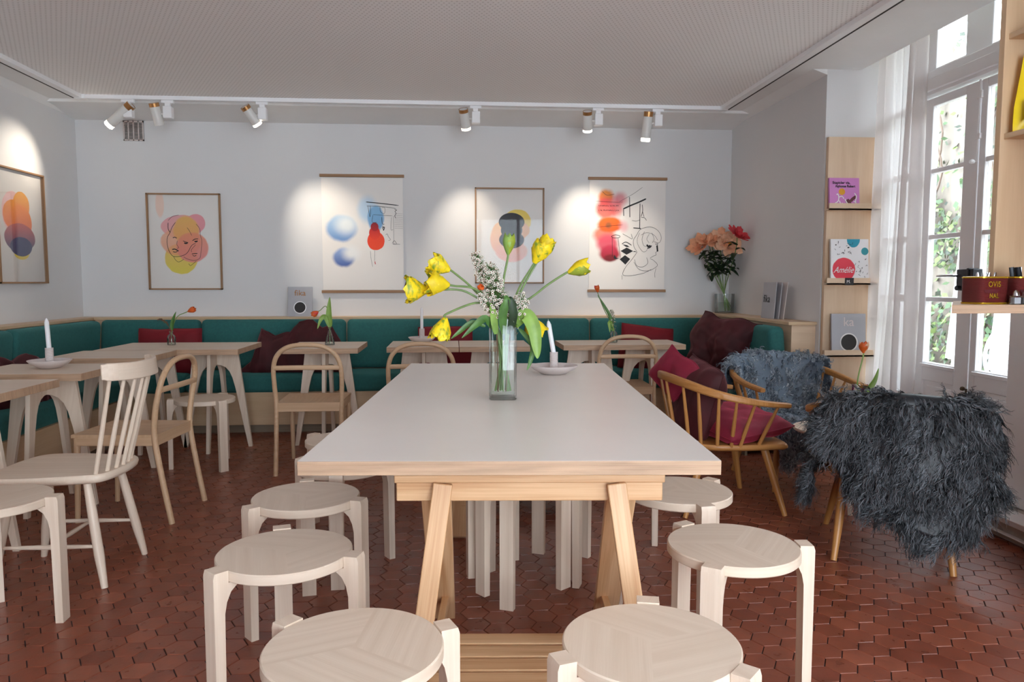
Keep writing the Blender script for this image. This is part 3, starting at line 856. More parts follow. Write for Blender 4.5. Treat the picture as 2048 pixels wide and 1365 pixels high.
py = [[z(1285, 735), z(1335, 708), z(1388, 735), z(1335, 764)], [z(1278, 800), z(1322, 768), z(1365, 798), z(1325, 842)], [z(1235, 765), z(1252, 790), z(1275, 792), z(1245, 800), z(1228, 792)], [z(1300, 682), z(1340, 690), z(1360, 705), z(1330, 702)], [z(1385, 740), z(1400, 735), z(1425, 745)]]
inklines(st, P5W, P5H, t, -.0135, None, py)
# ------------------------------------------------------------------ built-in bench round three sides
# plywood carcass: (structure of the seat) one thing per wall run
def bench(label, parts):
    t = thing('banquette_bench', label, 'bench', (0, 0, 0), 0, 'built-in plywood benches')
    for nm, boxes, mat in parts:
        m = MB()
        for a, b in boxes: m.span(a, b, side=1 if nm == 'ledge' else None)
        m.build(nm, [M[mat], M['ply']], t, bevel=.002)
    return t


LZ = .905
bench('plywood bench base and ledge running along the back wall', [
    ('seat_box', [((-2.42, 6.00, .07), (1.93, 6.02, .335)), ((-2.42, 6.02, .31), (1.93, 6.50, .335))], 'ply'),
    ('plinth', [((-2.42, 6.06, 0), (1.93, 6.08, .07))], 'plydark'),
    ('back_box', [((-2.97, 6.47, .335), (2.29, 6.60, LZ - .022))], 'plypale'),
    ('ledge', [((-2.97, 6.45, LZ - .022), (2.29, 6.60, LZ))], 'plypale')])
bench('plywood bench base and ledge running along the left wall', [
    ('seat_box', [((-2.44, 2.6, .07), (-2.42, 6.60, .335)), ((-2.97, 2.6, .31), (-2.44, 6.60, .335))], 'ply'),
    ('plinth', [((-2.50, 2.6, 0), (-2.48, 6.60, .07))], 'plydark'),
    ('back_box', [((-3.12, 2.6, .335), (-2.99, 6.60, LZ - .022))], 'plypale'),
    ('ledge', [((-3.12, 2.6, LZ - .022), (-2.97, 6.60, LZ))], 'plypale')])
bench('plywood bench base and ledge along the right wall, with a pale end panel', [
    ('seat_box', [((1.94, 4.95, .07), (1.96, 6.46, .335)), ((1.96, 4.95, .31), (2.32, 6.46, .335)), ((1.96, 4.95, .07), (2.32, 4.97, .31))], 'ply'),
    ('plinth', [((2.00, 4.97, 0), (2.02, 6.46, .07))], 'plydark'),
    ('back_box', [((2.30, 4.95, 0), (2.47, 6.60, LZ - .0))], 'plypale'),
    ('ledge', [((2.27, 4.93, LZ), (2.47, 6.60, LZ + .022))], 'plypale')])


def cushion(d, r=.035, puff=.008):
    """upholstered block, centred, rounded edges and slightly bulged faces"""
    m = MB(); sx, sy, sz = [q / 2 for q in d]
    def face(fn, nu, nv): m.grid(fn, nu, nv)
    bm = bmesh.new(); bmesh.ops.create_cube(bm, size=2)
    bmesh.ops.subdivide_edges(bm, edges=bm.edges[:], cuts=7, use_grid_fill=True)
    for v in bm.verts:
        x, y, z = v.co
        e = 2.0
        p = Vector((x * sx, y * sy, z * sz))
        c = Vector((max(-sx + r, min(sx - r, p.x)), max(-sy + r, min(sy - r, p.y)), max(-sz + r, min(sz - r, p.z))))
        dlt = p - c
        if dlt.length > 1e-6:
            dlt = dlt.normalized() * min(r, dlt.length)
        q = c + dlt
        b = (1 - x * x) * (1 - y * y) if abs(z) > .99 else ((1 - x * x) * (1 - z * z) if abs(y) > .99 else (1 - y * y) * (1 - z * z))
        n = Vector((x if abs(x) > .99 else 0, y if abs(y) > .99 else 0, z if abs(z) > .99 else 0))
        if n.length: q += n.normalized() * puff * b * (.6 if n.length > 1.1 else 1)
        v.co = q
    vs = [v.co.copy() for v in bm.verts]; fs = [[q.index for q in f.verts] for f in bm.faces]; bm.free()
    # concentrate subdivisions near the edges so the rounding reads
    m.add(vs, fs); return m


import bmesh


def rcushion(name, d, loc, rot, label, cat, group, r=.04):
    m = MB(); m.box((0, 0, 0), d)
    bm = bmesh.new()
    vs = [bm.verts.new(p) for p in m.v]
    for f in m.f: bm.faces.new([vs[i] for i in f])
    bmesh.ops.bevel(bm, geom=bm.edges[:], offset=r, segments=5, profile=.5, affect='EDGES')
    bmesh.ops.subdivide_edges(bm, edges=[e for e in bm.edges if e.calc_length() > .12], cuts=6, use_grid_fill=True)
    for v in bm.verts:
        x, y, z = (2 * v.co[i] / d[i] for i in range(3))
        f = 1 + 0
        b = [(1 - y * y) * (1 - z * z), (1 - x * x) * (1 - z * z), (1 - x * x) * (1 - y * y)]
        k = min(range(3), key=lambda i: d[i])
        dz = .012 * max(0, b[k]) * (1 if v.co[k] > 0 else -1) * (abs(2 * v.co[k] / d[k]) > .6)
        v.co[k] += dz + .004 * noise.noise(v.co * 5 + Vector(loc))
    me = bpy.data.meshes.new(name); bm.to_mesh(me); bm.free(); me.materials.append(M['teal']); me.shade_smooth()
    o = bpy.data.objects.new(name, me); C.objects.link(o); o.location = loc; o.rotation_euler = rot
    return tag(o, label, cat, group)


bx = [-2.89, -2.09, -.90, .12, 1.17, 2.215]
names = ['filling the left corner', 'behind the burgundy throw, second from the left corner', 'behind the small candle on the joined tables', 'behind the tall glass vase of tulips', 'behind the right-hand red pillow']
for i in range(5):
    a, b = bx[i] + .006, bx[i + 1] - .006
    rcushion('back_cushion', (b - a, .11, .41), ((a + b) / 2, 6.395, .682), (-.10, 0, 0), 'teal back cushion on the back bench, ' + names[i], 'cushion', 'teal back cushions')
for i, (a, b) in enumerate(((5.10, 6.30), (3.96, 5.085), (2.85, 3.945))):
    rcushion('back_cushion', (.11, b - a, .41), (-2.905, (a + b) / 2, .682), (0, .10, 0), 'teal back cushion on the left wall bench, ' + ['nearest the corner', 'behind the maroon throw', 'cut off by the left edge'][i], 'cushion', 'teal back cushions')
rcushion('back_cushion', (.115, 1.30, .42), (2.225, 5.62, .682), (0, -.08, 0), 'bright teal back cushion on the right wall bench, behind the big burgundy pillow', 'cushion', 'teal back cushions')
sx = [-2.42, -2.09, -.90, .12, 1.17, 1.90]
nm2 = ['in the left corner', 'under the burgundy throw', 'behind the joined tables', 'hidden mostly by the long table and vase', 'under the red pillow at the right']
for i in range(5):
    a, b = sx[i] + .004, sx[i + 1] - .004
    rcushion('seat_cushion', (b - a, .44, .135), ((a + b) / 2, 6.175, .403), (0, 0, 0), 'teal seat cushion on the back wall bench, ' + nm2[i], 'cushion', 'teal seat cushions', .032)
for i, (a, b) in enumerate(((5.10, 6.44), (3.96, 5.09), (2.80, 3.95))):
    rcushion('seat_cushion', (.46, b - a, .135), (-2.652, (a + b) / 2, .403), (0, 0, 0), 'teal seat cushion on the left wall bench, ' + ['at the corner end', 'beside the middle square table', 'nearest the left edge of the photo'][i], 'cushion', 'teal seat cushions', .032)
rcushion('seat_cushion', (.36, 1.44, .135), (2.09, 5.71, .403), (0, 0, 0), 'teal seat cushion on the right wall bench under the big burgundy pillow', 'cushion', 'teal seat cushions', .032)


# ------------------------------------------------------------------ pillows and throws
def pillow(name, mat, w_, h, th, loc, rot, label, cat='pillow', group=None, crease=.0, seed=0, flop=0, sag=0):
    N = 44
    def fn(sgn):
        def f(u, v):
            a, b = 2 * u - 1, 2 * v - 1
            ea = 1 - .07 * (1 - b * b) ; eb = 1 - .07 * (1 - a * a)
            x = a * w_ / 2 * eb; y = b * h / 2 * ea
            e = max(0, (1 - a ** 4)) * max(0, (1 - b ** 4))
            z = sgn * th / 2 * e ** .55
            p = Vector((x, y, z))
            n = noise.fractal(Vector((x * 5 + seed, y * 5, sgn * .4)), 1, 2, 3)
            n2 = noise.noise(Vector((x * 9 + seed * 3, y * 4, 1.7)))
            p.z += sgn * crease * e ** .3 * (n * .9 + .5 * abs(n2)) 
            if flop: p.z += flop * (a * a * .5 + b * .3 * noise.noise(Vector((x * 3 + seed, 0, 2))))
            if sag: p.y -= sag * (1 - a * a) * max(0, b) ; p.x += sag * .3 * noise.noise(Vector((y * 7, seed, 0)))
            if crease: p.y += crease * .8 * noise.noise(Vector((x * 6, seed, 3))) * (b > 0) * abs(b); p.x += crease * .8 * noise.noise(Vector((y * 6, seed, 5))) * abs(a)
            return p
        return f
    m = MB(); m.grid(fn(1), N, N); m.grid(lambda u, v: fn(-1)(1 - u, v), N, N)
    o = m.build(name, M[mat], smooth=80, uv=False); o.location = loc; o.rotation_euler = rot
    pts = [fn(0)(u, v) for u, v in [(i / 30, 0) for i in range(30)] + [(1, i / 30) for i in range(30)] + [(1 - i / 30, 1) for i in range(30)] + [(0, 1 - i / 30) for i in range(30)]]
    m = MB(); m.tube(pts, .0035, 6, closed=True); m.build('piped_seam', M[mat], o, uv=False)
    return tag(o, label, cat, group)


UP = PI / 2
pillow('pillow', 'red', .48, .36, .15, (-2.26, 6.16, .645), (UP - .15, 0, .04), 'red velvet pillow behind the bud vase in the left corner', group='red velvet pillows', crease=.012, seed=1)
pillow('pillow', 'red', .44, .36, .14, (-.07, 6.16, .65), (UP - .15, 0, 0), 'red velvet pillow behind the joined tables, beside the drooping tulip', group='red velvet pillows', crease=.01, seed=2)
pillow('pillow', 'red', .44, .37, .13, (1.60, 6.15, .645), (UP - .15, .13, 0), 'red velvet pillow with one raised corner behind the right-hand table', group='red velvet pillows', crease=.01, seed=3)


def heap(name, mat, fn_outline, loc, rot, label, th, seed, cat='throw', wr=.03):
    """crumpled cloth: profile height along x given by outline; thick body with folds"""
    N = 70
    def f(u, v):
        a = u; an = PI * v
        x0, h = fn_outline(a)
        fold = noise.fractal(Vector((x0 * 6 + seed, v * 3.2, seed)), .8, 2.1, 4) + .35 * math.sin(x0 * 26 + v * 6 + seed + 2 * noise.noise(Vector((x0 * 4, v * 3, seed))))
        rim = math.sin(PI * min(1, max(0, a))) ** .35
        y = -math.cos(an) * (th / 2) * rim * (1 - .5 * math.sin(an) ** 2 * (h > .3))
        z = math.sin(an) ** .6 * h
        y -= fold * wr * rim; z += fold * wr * .5 * math.sin(an) * rim
        return Vector((x0 + .02 * fold * math.sin(an), y, max(.003, z)))
    m = MB(); m.grid(f, N, 46); o = m.build(name, M[mat], smooth=80, uv=False)
    md = o.modifiers.new('thickness', 'SOLIDIFY'); md.thickness = .008
    o.location = loc; o.rotation_euler = rot
    return tag(o, label, cat)


def prof(pts):
    def f(a):
        t = a * (len(pts) - 1); i = min(int(t), len(pts) - 2); k = t - i; k = k * k * (3 - 2 * k)
        return (pts[i][0] * (1 - k) + pts[i + 1][0] * k, pts[i][1] * (1 - k) + pts[i + 1][1] * k)
    return f


heap('crumpled_throw', 'burg', prof([(-.48, .02), (-.38, .10), (-.30, .37), (-.20, .30), (-.08, .33), (0, .42), (.10, .43), (.18, .37), (.24, .39), (.32, .22), (.35, .02)]), (-1.24, 6.15, .468), (-.1, 0, 0),
     'dark burgundy velvet throw heaped on the back bench below the blue and red poster', .26, 3.3)
heap('crumpled_throw', 'burg', prof([(-.42, .02), (-.34, .24), (-.24, .30), (-.1, .24), (0, .25), (.08, .29), (.18, .24), (.34, .10), (.42, .02)]), (-2.63, 4.72, .468), (0, 0, PI / 2 - .1),
     'dark maroon throw crumpled on the left wall bench behind the candle', .28, 9.1)
pillow('large_pillow', 'burg', .50, .52, .22, (1.99, 5.46, .70), (UP - .22, .16, -.95), 'large slumped burgundy velvet pillow on the right wall bench behind the armchairs', crease=.07, seed=11, sag=.03)


# ------------------------------------------------------------------ stools
def make_stool(label, group=None):
    t = thing('three_legged_stool', label, 'stool', (0, 0, 0), 0, group)
    R = .185; m = MB()
    n = 72; zt = .45; zb = .421
    def ring(r, z): return [Vector((r * math.cos(2 * PI * k / n), r * math.sin(2 * PI * k / n), z)) for k in range(n)]
    for w_ in range(6):                                     # six wedges of glued staves, grain turned from wedge to wedge
        a0 = w_ * n // 6; ks = [(a0 + i) % n for i in range(n // 6 + 1)]
        top = [Vector((0, 0, zt))] + [ring(R - .003, zt)[k] for k in ks]
        am = 2 * PI * (a0 + n / 12) / n + (PI / 2 if w_ % 2 else PI / 6)
        m.add(top, [tuple(range(len(top)))], 0, (math.cos(am), math.sin(am), 0))
    s1, s2, s3, s4 = ring(R - .003, zt), ring(R, zt - .003), ring(R, zb + .003), ring(R - .003, zb)
    vs = s1 + s2 + s3 + s4
    fs = [(j * n + k, (j + 1) * n + k, (j + 1) * n + (k + 1) % n, j * n + (k + 1) % n) for j in range(3) for k in range(n)]
    m.add(vs, fs, 0, (1, 0, .001)); m.add(s4[::-1], [tuple(range(n))], 0, (1, 0, 0))
    m.build('seat', M['white_wood2'], t, smooth=30)
    leg = MB()                                              # profile in the radial plane (r, z), extruded 50 mm wide
    P = [(.184, .453), (.222, .453), (.226, .44), (.226, .0), (.200, .0), (.196, .34), (.190, .37), (.178, .395), (.160, .410), (.135, .420), (.135, .4205), (.1845, .4205)]
    leg.prism([(r, -.026, z) for r, z in P], (0, .052, 0), 0, (0, 0, 1))
    me = None
    for k in range(3):
        if me is None:
            o = leg.build('leg', M['white_wood'], t, bevel=.005, seg=3); me = o
        else:
            o = me.copy(); C.objects.link(o); o.parent = t
        o.rotation_euler = (0, 0, k * 2 * PI / 3)
    return t


G1 = 'pale round stools around the long table'
stool = None
STOOLS = [
    (-.210, 1.515, 22, 'round stool at the near end of the long table, front left'),
    (.407, 1.488, -43, 'round stool at the near end of the long table, front right'),
    (-.475, 2.092, -15, 'round stool left of the long table, nearest the camera'),
    (-.522, 2.640, -20, 'round stool left of the long table, second from the front'),
    (-.465, 3.110, 32, 'round stool half under the left edge of the long table, third from front'),
    (-.525, 3.600, 25, 'farthest stool left of the long table, rim just showing'),
    (.795, 2.045, -5, 'round stool right of the long table, nearest the camera'),
    (.812, 2.610, -82, 'round stool right of the long table, half tucked under its edge'),
    (.70, 3.33, -130, 'stool under the far right part of the long table, only its legs showing'),
    (-1.605, 2.690, 2, 'stool cut off by the left edge, in front of the spindle-back chair'),
    (-1.610, 4.955, -45, 'small round stool before the corner table with the tulip vase'),
]
for i, (x, y, a, lb) in enumerate(STOOLS):
    if stool is None:
        stool = make_stool('pale birch ' + lb, 'whitewashed three-legged stools'); stool.location = (x, y, 0); stool.rotation_euler = (0, 0, math.radians(a))
    else:
        dup(stool, (x, y, 0), math.radians(a), 'pale birch ' + lb)
for k in range(3):
    dup(stool, (.27, 2.86, .031 * k), math.radians(248 - 30 * k), 'pale stool in the stack standing under the long table, ' + ['bottom one', 'middle one', 'topmost one'][k])

# ------------------------------------------------------------------ the long table
LT = thing('communal_table', 'long pale table with a thick plywood edge, resting on two pine trestles', 'table', (.22, 3.02, 0), math.radians(-4.0))
m = MB(); m.box((0, 0, .745 - .0185), (1.08, 2.30, .037), 0, (1, 0, 0), side=1); m.build('tabletop', [M['lam'], M['edge']], LT, bevel=.0012)


def trestle(y, face, label):
    t = thing('pine_trestle', label, 'trestle', tuple(LT.location + Matrix.Rotation(math.radians(-4), 3, 'Z') @ Vector((.055, y, 0))), math.radians(-4) + (0 if face > 0 else PI), 'pine trestles under the long table')
    m = MB(); m.span((-.368, -.09, .655), (.368, .03, .678)); m.build('top_cap', M['pine'], t, bevel=.003)
    m = MB(); m.span((-.364, -.078, .602), (.364, -.052, .655)); m.span((-.364, .0, .602), (.364, .024, .655)); m.build('top_beam', M['pine'], t, bevel=.003)
    m = MB(); m.span((-.20, -.06, .678), (-.12, .0, .708)); m.span((.12, -.06, .678), (.20, .0, .7075)); m.build('spacer_block', M['ply'], t)
    for s in (-1, 1):
        m = MB(); m.beam((s * .235, -.092, .655), (s * .32, -.21, 0.002), .052, .026, (0, 1, .2)); m.build('front_leg', M['pine'], t, bevel=.003)
        m = MB(); m.beam((s * .262, .0, .60), (s * .29, .52, .003), .026, .085, (s, 0, 0)); m.build('rear_leg', M['pine'], t, bevel=.003)
    m = MB()
    for i in range(4):
        yy = -.17 + i * .075; m.span((-.27, yy - .031, .13), (.27, yy + .031, .148))
    m.build('shelf_slats', M['pine'], t, bevel=.002)
    m = MB()
    for s in (-1, 1): m = MB(); m.span((s * .272 - .012, -.20, .095), (s * .272 + .012, .43, .13)); m.build('shelf_rail', M['pine'], t, bevel=.002)
    return t


trestle(-.94, 1, 'near pine trestle carrying the camera end of the long table')
trestle(.93, -1, 'far pine trestle under the far end of the long table')


# ------------------------------------------------------------------ café tables with crossed arch bases
def arch_ring(k=1.0):
    R_ = [(.0, .602), (.035, .600), (.068, .585), (.095, .555), (.115, .510), (.135, .43), (.216, 0), (.244, 0), (.158, .703)]
    return R_ + [(-x, z) for x, z in R_[::-1] if x > 0]


def cafe_table(x0, x1, y0, y1, label, bases):
    cx, cy = (x0 + x1) / 2, (y0 + y1) / 2
    t = thing('cafe_table', label, 'table', (cx, cy, 0), 0, 'small pale plywood tables')
    m = MB(); m.box((0, 0, .7215), (x1 - x0, y1 - y0, .037), 0, (1, 0, 0), side=1); m.build('tabletop', [M['white_wood'], M['edge2']], t, bevel=.001)
    for bxx, byy in bases:
        A = arch_ring()
        m = MB(); m.prism([(bxx + x, byy - .012, z) for x, z in A], (0, .024, 0), 0, (.15, 0, 1), side=0); m.build('arched_leg_frame', [M['white_wood'], M['edge2']], t, bevel=.001)
        m = MB()
        for s in (-1, 1):                                   # the crossing frame, in two halves
            H = [(x, z) for x, z in A if x >= 0]
            m.prism([(bxx - .012, byy + s * max(x, .012), z) for x, z in H] + [(bxx - .012, byy + s * .012, .703)], (.024, 0, 0), 0, (0, .15, 1))
        m.build('crossing_leg_frame', [M['white_wood']], t, bevel=.001)
    return t


cafe_table(-2.50, -1.865, 3.18, 3.685, 'pale square table at the left edge of the photo, nearest the camera', [(0, 0)])
cafe_table(-2.47, -1.868, 3.895, 4.385, 'pale square table with a candle dish beside the left bench', [(0, 0)])
cafe_table(-2.47, -1.868, 4.675, 5.205, 'bare pale square table between the candle table and the corner table', [(0, 0)])
cafe_table(-2.42, -1.47, 5.225, 5.86, 'wide pale table in the left corner carrying a bud vase', [(-.23, 0), (.23, 0)])
cafe_table(-1.18, -.665, 5.25, 5.84, 'small table with a tulip in a conical vase, behind a bentwood chair', [(0, 0)])
cafe_table(-.472, .035, 5.30, 5.87, 'left one of the two tables pushed together, with a candle dish', [(0, 0)])
cafe_table(.040, .548, 5.30, 5.87, 'right one of the two tables pushed together, behind the tall vase', [(0, 0)])
cafe_table(.794, 1.700, 5.375, 5.85, 'wide pale table at the right end of the back bench', [(-.22, 0), (.22, 0)])


# ------------------------------------------------------------------ bentwood chairs (local +Y = forward)
def make_bentwood(label):
    t = thing('bentwood_chair', label, 'chair', (0, 0, 0), 0, 'bentwood chairs with hoop backs')
    r = .0145
    hoop = smooth_pts([(-.198, -.275, 0), (-.198, -.235, .22), (-.200, -.205, .43), (-.206, -.215, .56), (-.205, -.235, .66), (-.185, -.250, .735), (-.135, -.262, .788), (-.06, -.268, .812),
                       (.06, -.268, .812), (.135, -.262, .788), (.185, -.250, .735), (.205, -.235, .66), (.206, -.215, .56), (.200, -.205, .43), (.198, -.235, .22), (.198, -.275, 0)], 6)
    m = MB(); m.tube(hoop, r, 12); m.build('hoop_back', M['beech'], t)
    m = MB(); m.tube([(-.195, -.243, .700 - .03), (-.1, -.252, .672), (0, -.256, .673), (.1, -.252, .672), (.195, -.243, .67)], .012, 10, flat=(1.25, .8)); m.build('back_rail', M['beech'], t)
    m = MB()
    def seat(u, v):
        x = (u - .5) * .41 * (1 - .04 * (1 - v)); y = -.215 + v * .42
        d = max(0, 1 - ((u - .5) / .42) ** 2) * max(0, 1 - ((v - .45) / .42) ** 2)
        return Vector((x, y, .448 - .014 * d ** .7))
    m.grid(seat, 24, 24, g=(0, 1, 0))
    m.grid(lambda u, v: Vector((seat(1 - u, v).x, seat(1 - u, v).y, .432)), 24, 24, g=(0, 1, 0))
    e = []
    for pts in ([(i / 23, 0) for i in range(24)], [(1, i / 23) for i in range(24)], [(1 - i / 23, 1) for i in range(24)], [(0, 1 - i / 23) for i in range(24)]):
        e += [seat(*p) for p in pts]
    n = len(e); m.add(e + [Vector((p.x, p.y, .432)) for p in e], [(i, n + i, n + (i + 1) % n, (i + 1) % n) for i in range(n)], 0, (1, 0, 0))
    m.build('seat', M['beech'], t, smooth=30)
    m = MB()
    m.span((-.20, -.215, .392), (.20, -.193, .434)); m.span((-.195, .178, .392), (.195, .198, .434)); m.span((-.202, -.2, .392), (-.182, .19, .434)); m.span((.182, -.2, .392), (.202, .19, .434))
    m.build('apron', M['beech'], t, bevel=.002)
    for s in (-1, 1):
        m = MB(); m.tube([(s * .188, .186, .43), (s * .188, .192, .2), (s * .188, .20, 0)], [.016, .0145, .012], 10); m.build('front_leg', M['beech'], t)
    return t


bw = make_bentwood('bentwood hoop-back chair facing the small table with the orange tulip')
bw.location = (-.905, 4.93, 0)
dup(bw, (-1.66, 3.985, 0), PI / 2 - .08, 'bentwood hoop-back chair at the left, seen from its side, facing the left bench')
dup(bw, (-.205, 4.95, 0), 0, 'bentwood hoop-back chair seen above the left far corner of the long table')
dup(bw, (1.235, 5.47, 0), 0, 'bentwood hoop-back chair tucked in at the wide right-hand table')

# ------------------------------------------------------------------ spindle-back chair at the left
t = thing('spindle_back_chair', 'whitewashed spindle-back chair turned to the table at the left edge', 'chair', (-1.585, 3.165, 0), math.radians(89))
m = MB()
SO = [(-.15, -.22), (0, -.245), (.15, -.22), (.185, -.15), (.215, 0), (.225, .12), (.20, .205), (.10, .235), (0, .24), (-.10, .235), (-.20, .205), (-.225, .12), (-.215, 0), (-.185, -.15)]
so_ = smooth_pts([(x, y, 0) for x, y in SO], 4, True)
rings = []
for s_, z in ((.93, .413), (.985, .420), (1.0, .432), (.99, .444), (.965, .449)): rings.append([Vector((p.x * s_, p.y * s_, z)) for p in so_])
n = len(so_)
vs = [p for r_ in rings for p in r_]
m.add(vs, [(j * n + k, j * n + (k + 1) % n, (j + 1) * n + (k + 1) % n, (j + 1) * n + k) for j in range(4) for k in range(n)] + [tuple(range(n))[::-1]], 0, (1, 0, 0))
m.add(rings[-1], [tuple(range(n))], 0, (0, 1, 0))
m.build('seat', M['white_wood2'], t, smooth=50)
cr = smooth_pts([(-.205, -.245, .855), (-.17, -.290, .853), (-.09, -.325, .850), (0, -.335, .850), (.09, -.325, .850), (.17, -.290, .853), (.205, -.245, .855)], 4)
m = MB(); nn = len(cr); V_ = []
for i, p in enumerate(cr):
    tg = (cr[min(i + 1, nn - 1)] - cr[max(i - 1, 0)]).normalized(); nrm = Vector((tg.y, -tg.x, 0)); hh = .034 * (1 if 1 < i < nn - 2 else .88)
    for a, b in ((-.009, -hh), (.009, -hh), (.009, hh), (-.009, hh)): V_.append(p + nrm * (a - b * .12) + Vector((0, 0, b)))
m.add(V_, [(i * 4 + k, i * 4 + (k + 1) % 4, i * 4 + 4 + (k + 1) % 4, i * 4 + 4 + k) for i in range(nn - 1) for k in range(4)] + [(3, 2, 1, 0), ((nn - 1) * 4, (nn - 1) * 4 + 1, (nn - 1) * 4 + 2, (nn - 1) * 4 + 3)], 0, (1, 0, 0))
m.build('crest_rail', M['white_wood'], t, bevel=.004)
for k in range(7):
    u = (k - 3) / 3; b = Vector((u * .155, -.185 - .035 * (1 - u * u), .445)); e = Vector((u * .180, -.318 + .052 * u * u, .830))
    m = MB(); m.tube([b, b.lerp(e, .35), e], [.0085, .0095, .007], 10); m.build('spindle', M['white_wood'], t)
feet = {}
for sx_ in (-1, 1):
    for sy_ in (-1, 1):
        a = Vector((sx_ * .135, sy_ * .14, .425)); b = Vector((sx_ * .185, sy_ * .215, 0)); feet[sx_, sy_] = (a, b)
        m = MB(); m.tube([a, a.lerp(b, .3), a.lerp(b, .7), b], [.0145, .018, .019, .0125], 12); m.build('leg', M['white_wood'], t)
mid = {}
for sx_ in (-1, 1):
    p = feet[sx_, -1][0].lerp(feet[sx_, -1][1], .62); q = feet[sx_, 1][0].lerp(feet[sx_, 1][1], .62); mid[sx_] = (p + q) / 2
    m = MB(); m.tube([p, (p + q) / 2, q], [.0065, .010, .0065], 10); m.build('side_stretcher', M['white_wood'], t)
m = MB(); m.tube([mid[-1], (mid[-1] + mid[1]) / 2, mid[1]], [.0065, .010, .0065], 10); m.build('cross_stretcher', M['white_wood'], t)


# ------------------------------------------------------------------ low stick-back armchairs (local +Y = forward)
RAIL = [(-.335, .22, .585), (-.350, .08, .60), (-.345, -.06, .625), (-.30, -.18, .655), (-.20, -.265, .685), (0, -.305, .70), (.20, -.265, .685), (.30, -.18, .655), (.345, -.06, .625), (.350, .08, .60), (.335, .22, .585)]


def make_armchair(label):
    t = thing('stick_back_armchair', label, 'armchair', (0, 0, 0), 0, 'low oak stick-back armchairs')
    P = smooth_pts(RAIL, 6); m = MB()
    n = len(P); vs = []
    for i, p in enumerate(P):
        tg = (P[min(i + 1, n - 1)] - P[max(i - 1, 0)]).normalized(); out = Vector((tg.y, -tg.x, 0)).normalized(); up = out.cross(tg)
        if up.z < 0: up = -up
        k = math.sin(PI * i / (n - 1)); w2, h2 = .018 - .003 * k, .012 + .010 * k
        for a, b in ((-1, -.6), (-.6, -1), (.6, -1), (1, -.6), (1, .6), (.6, 1), (-.6, 1), (-1, .6)): vs.append(p + out * a * w2 + up * b * h2)
    m.add(vs, [(i * 8 + k, i * 8 + (k + 1) % 8, i * 8 + 8 + (k + 1) % 8, i * 8 + 8 + k) for i in range(n - 1) for k in range(8)] + [tuple(range(8))[::-1], tuple(range((n - 1) * 8, n * 8))], 0, (1, 0, 0))
    m.build('arm_rail', M['oak'], t, bevel=.002)
    S = smooth_pts([(x, y, 0) for x, y in [(-.25, .26), (0, .275), (.25, .26), (.275, .2), (.275, 0), (.245, -.14), (.16, -.225), (0, -.25), (-.16, -.225), (-.245, -.14), (-.275, 0), (-.275, .2)]], 4, True)
    rings = []
    for s_, z in ((.95, .345), (1, .357), (1, .369), (.98, .376)): rings.append([Vector((p.x * s_, p.y * s_, z)) for p in S])
    k_ = len(S); m = MB()
    m.add([p for r_ in rings for p in r_], [(j * k_ + k, j * k_ + (k + 1) % k_, (j + 1) * k_ + (k + 1) % k_, (j + 1) * k_ + k) for j in range(3) for k in range(k_)] + [tuple(range(k_))[::-1], tuple(range(3 * k_, 4 * k_))], 0, (0, 1, 0))
    m.build('seat', M['oak'], t, smooth=50)
    N = 13
    for i in range(N):
        u = i / (N - 1); q = P[int(round((.05 + .90 * u) * (n - 1)))]
        an = math.radians(200 + 140 * u) if False else None
        # seat-edge point below, pulled inwards
        b = Vector((q.x * .76, q.y * .80 + (.0 if q.y < 0 else -.03), .368))
        m = MB(); m.tube([b, b.lerp(q, .4), q - Vector((0, 0, .004))], [.0095, .0105, .007], 8); m.build('spindle', M['oak'], t)
    for sx_ in (-1, 1):
        for sy_ in (-1, 1):
            a = Vector((sx_ * .19, sy_ * .16, .352)); b = Vector((sx_ * (.265 if sy_ > 0 else .225), .25 if sy_ > 0 else -.27, 0))
            m = MB(); m.tube([a, a.lerp(b, .5), b], [.021, .019, .013], 12); m.build('leg', M['oak'], t)
    return t


A1P, A1R = Vector((1.425, 3.90, 0)), -PI / 2 + .06
A2P, A2R = Vector((2.04, 4.36, 0)), PI + .16
A3P, A3R = Vector((1.955, 3.17, 0)), -math.atan2(.47, .88)
ac = make_armchair('low oak stick-back armchair with magenta cushions, beside the long table')
ac.location = A1P; ac.rotation_euler = (0, 0, A1R)
dup(ac, A2P, A2R, 'oak armchair near the book rack, its seat and back covered by a grey sheepskin with window light in its colour')
dup(ac, A3P, A3R, 'nearest oak armchair, seen from behind with a shaggy dark sheepskin over its back')


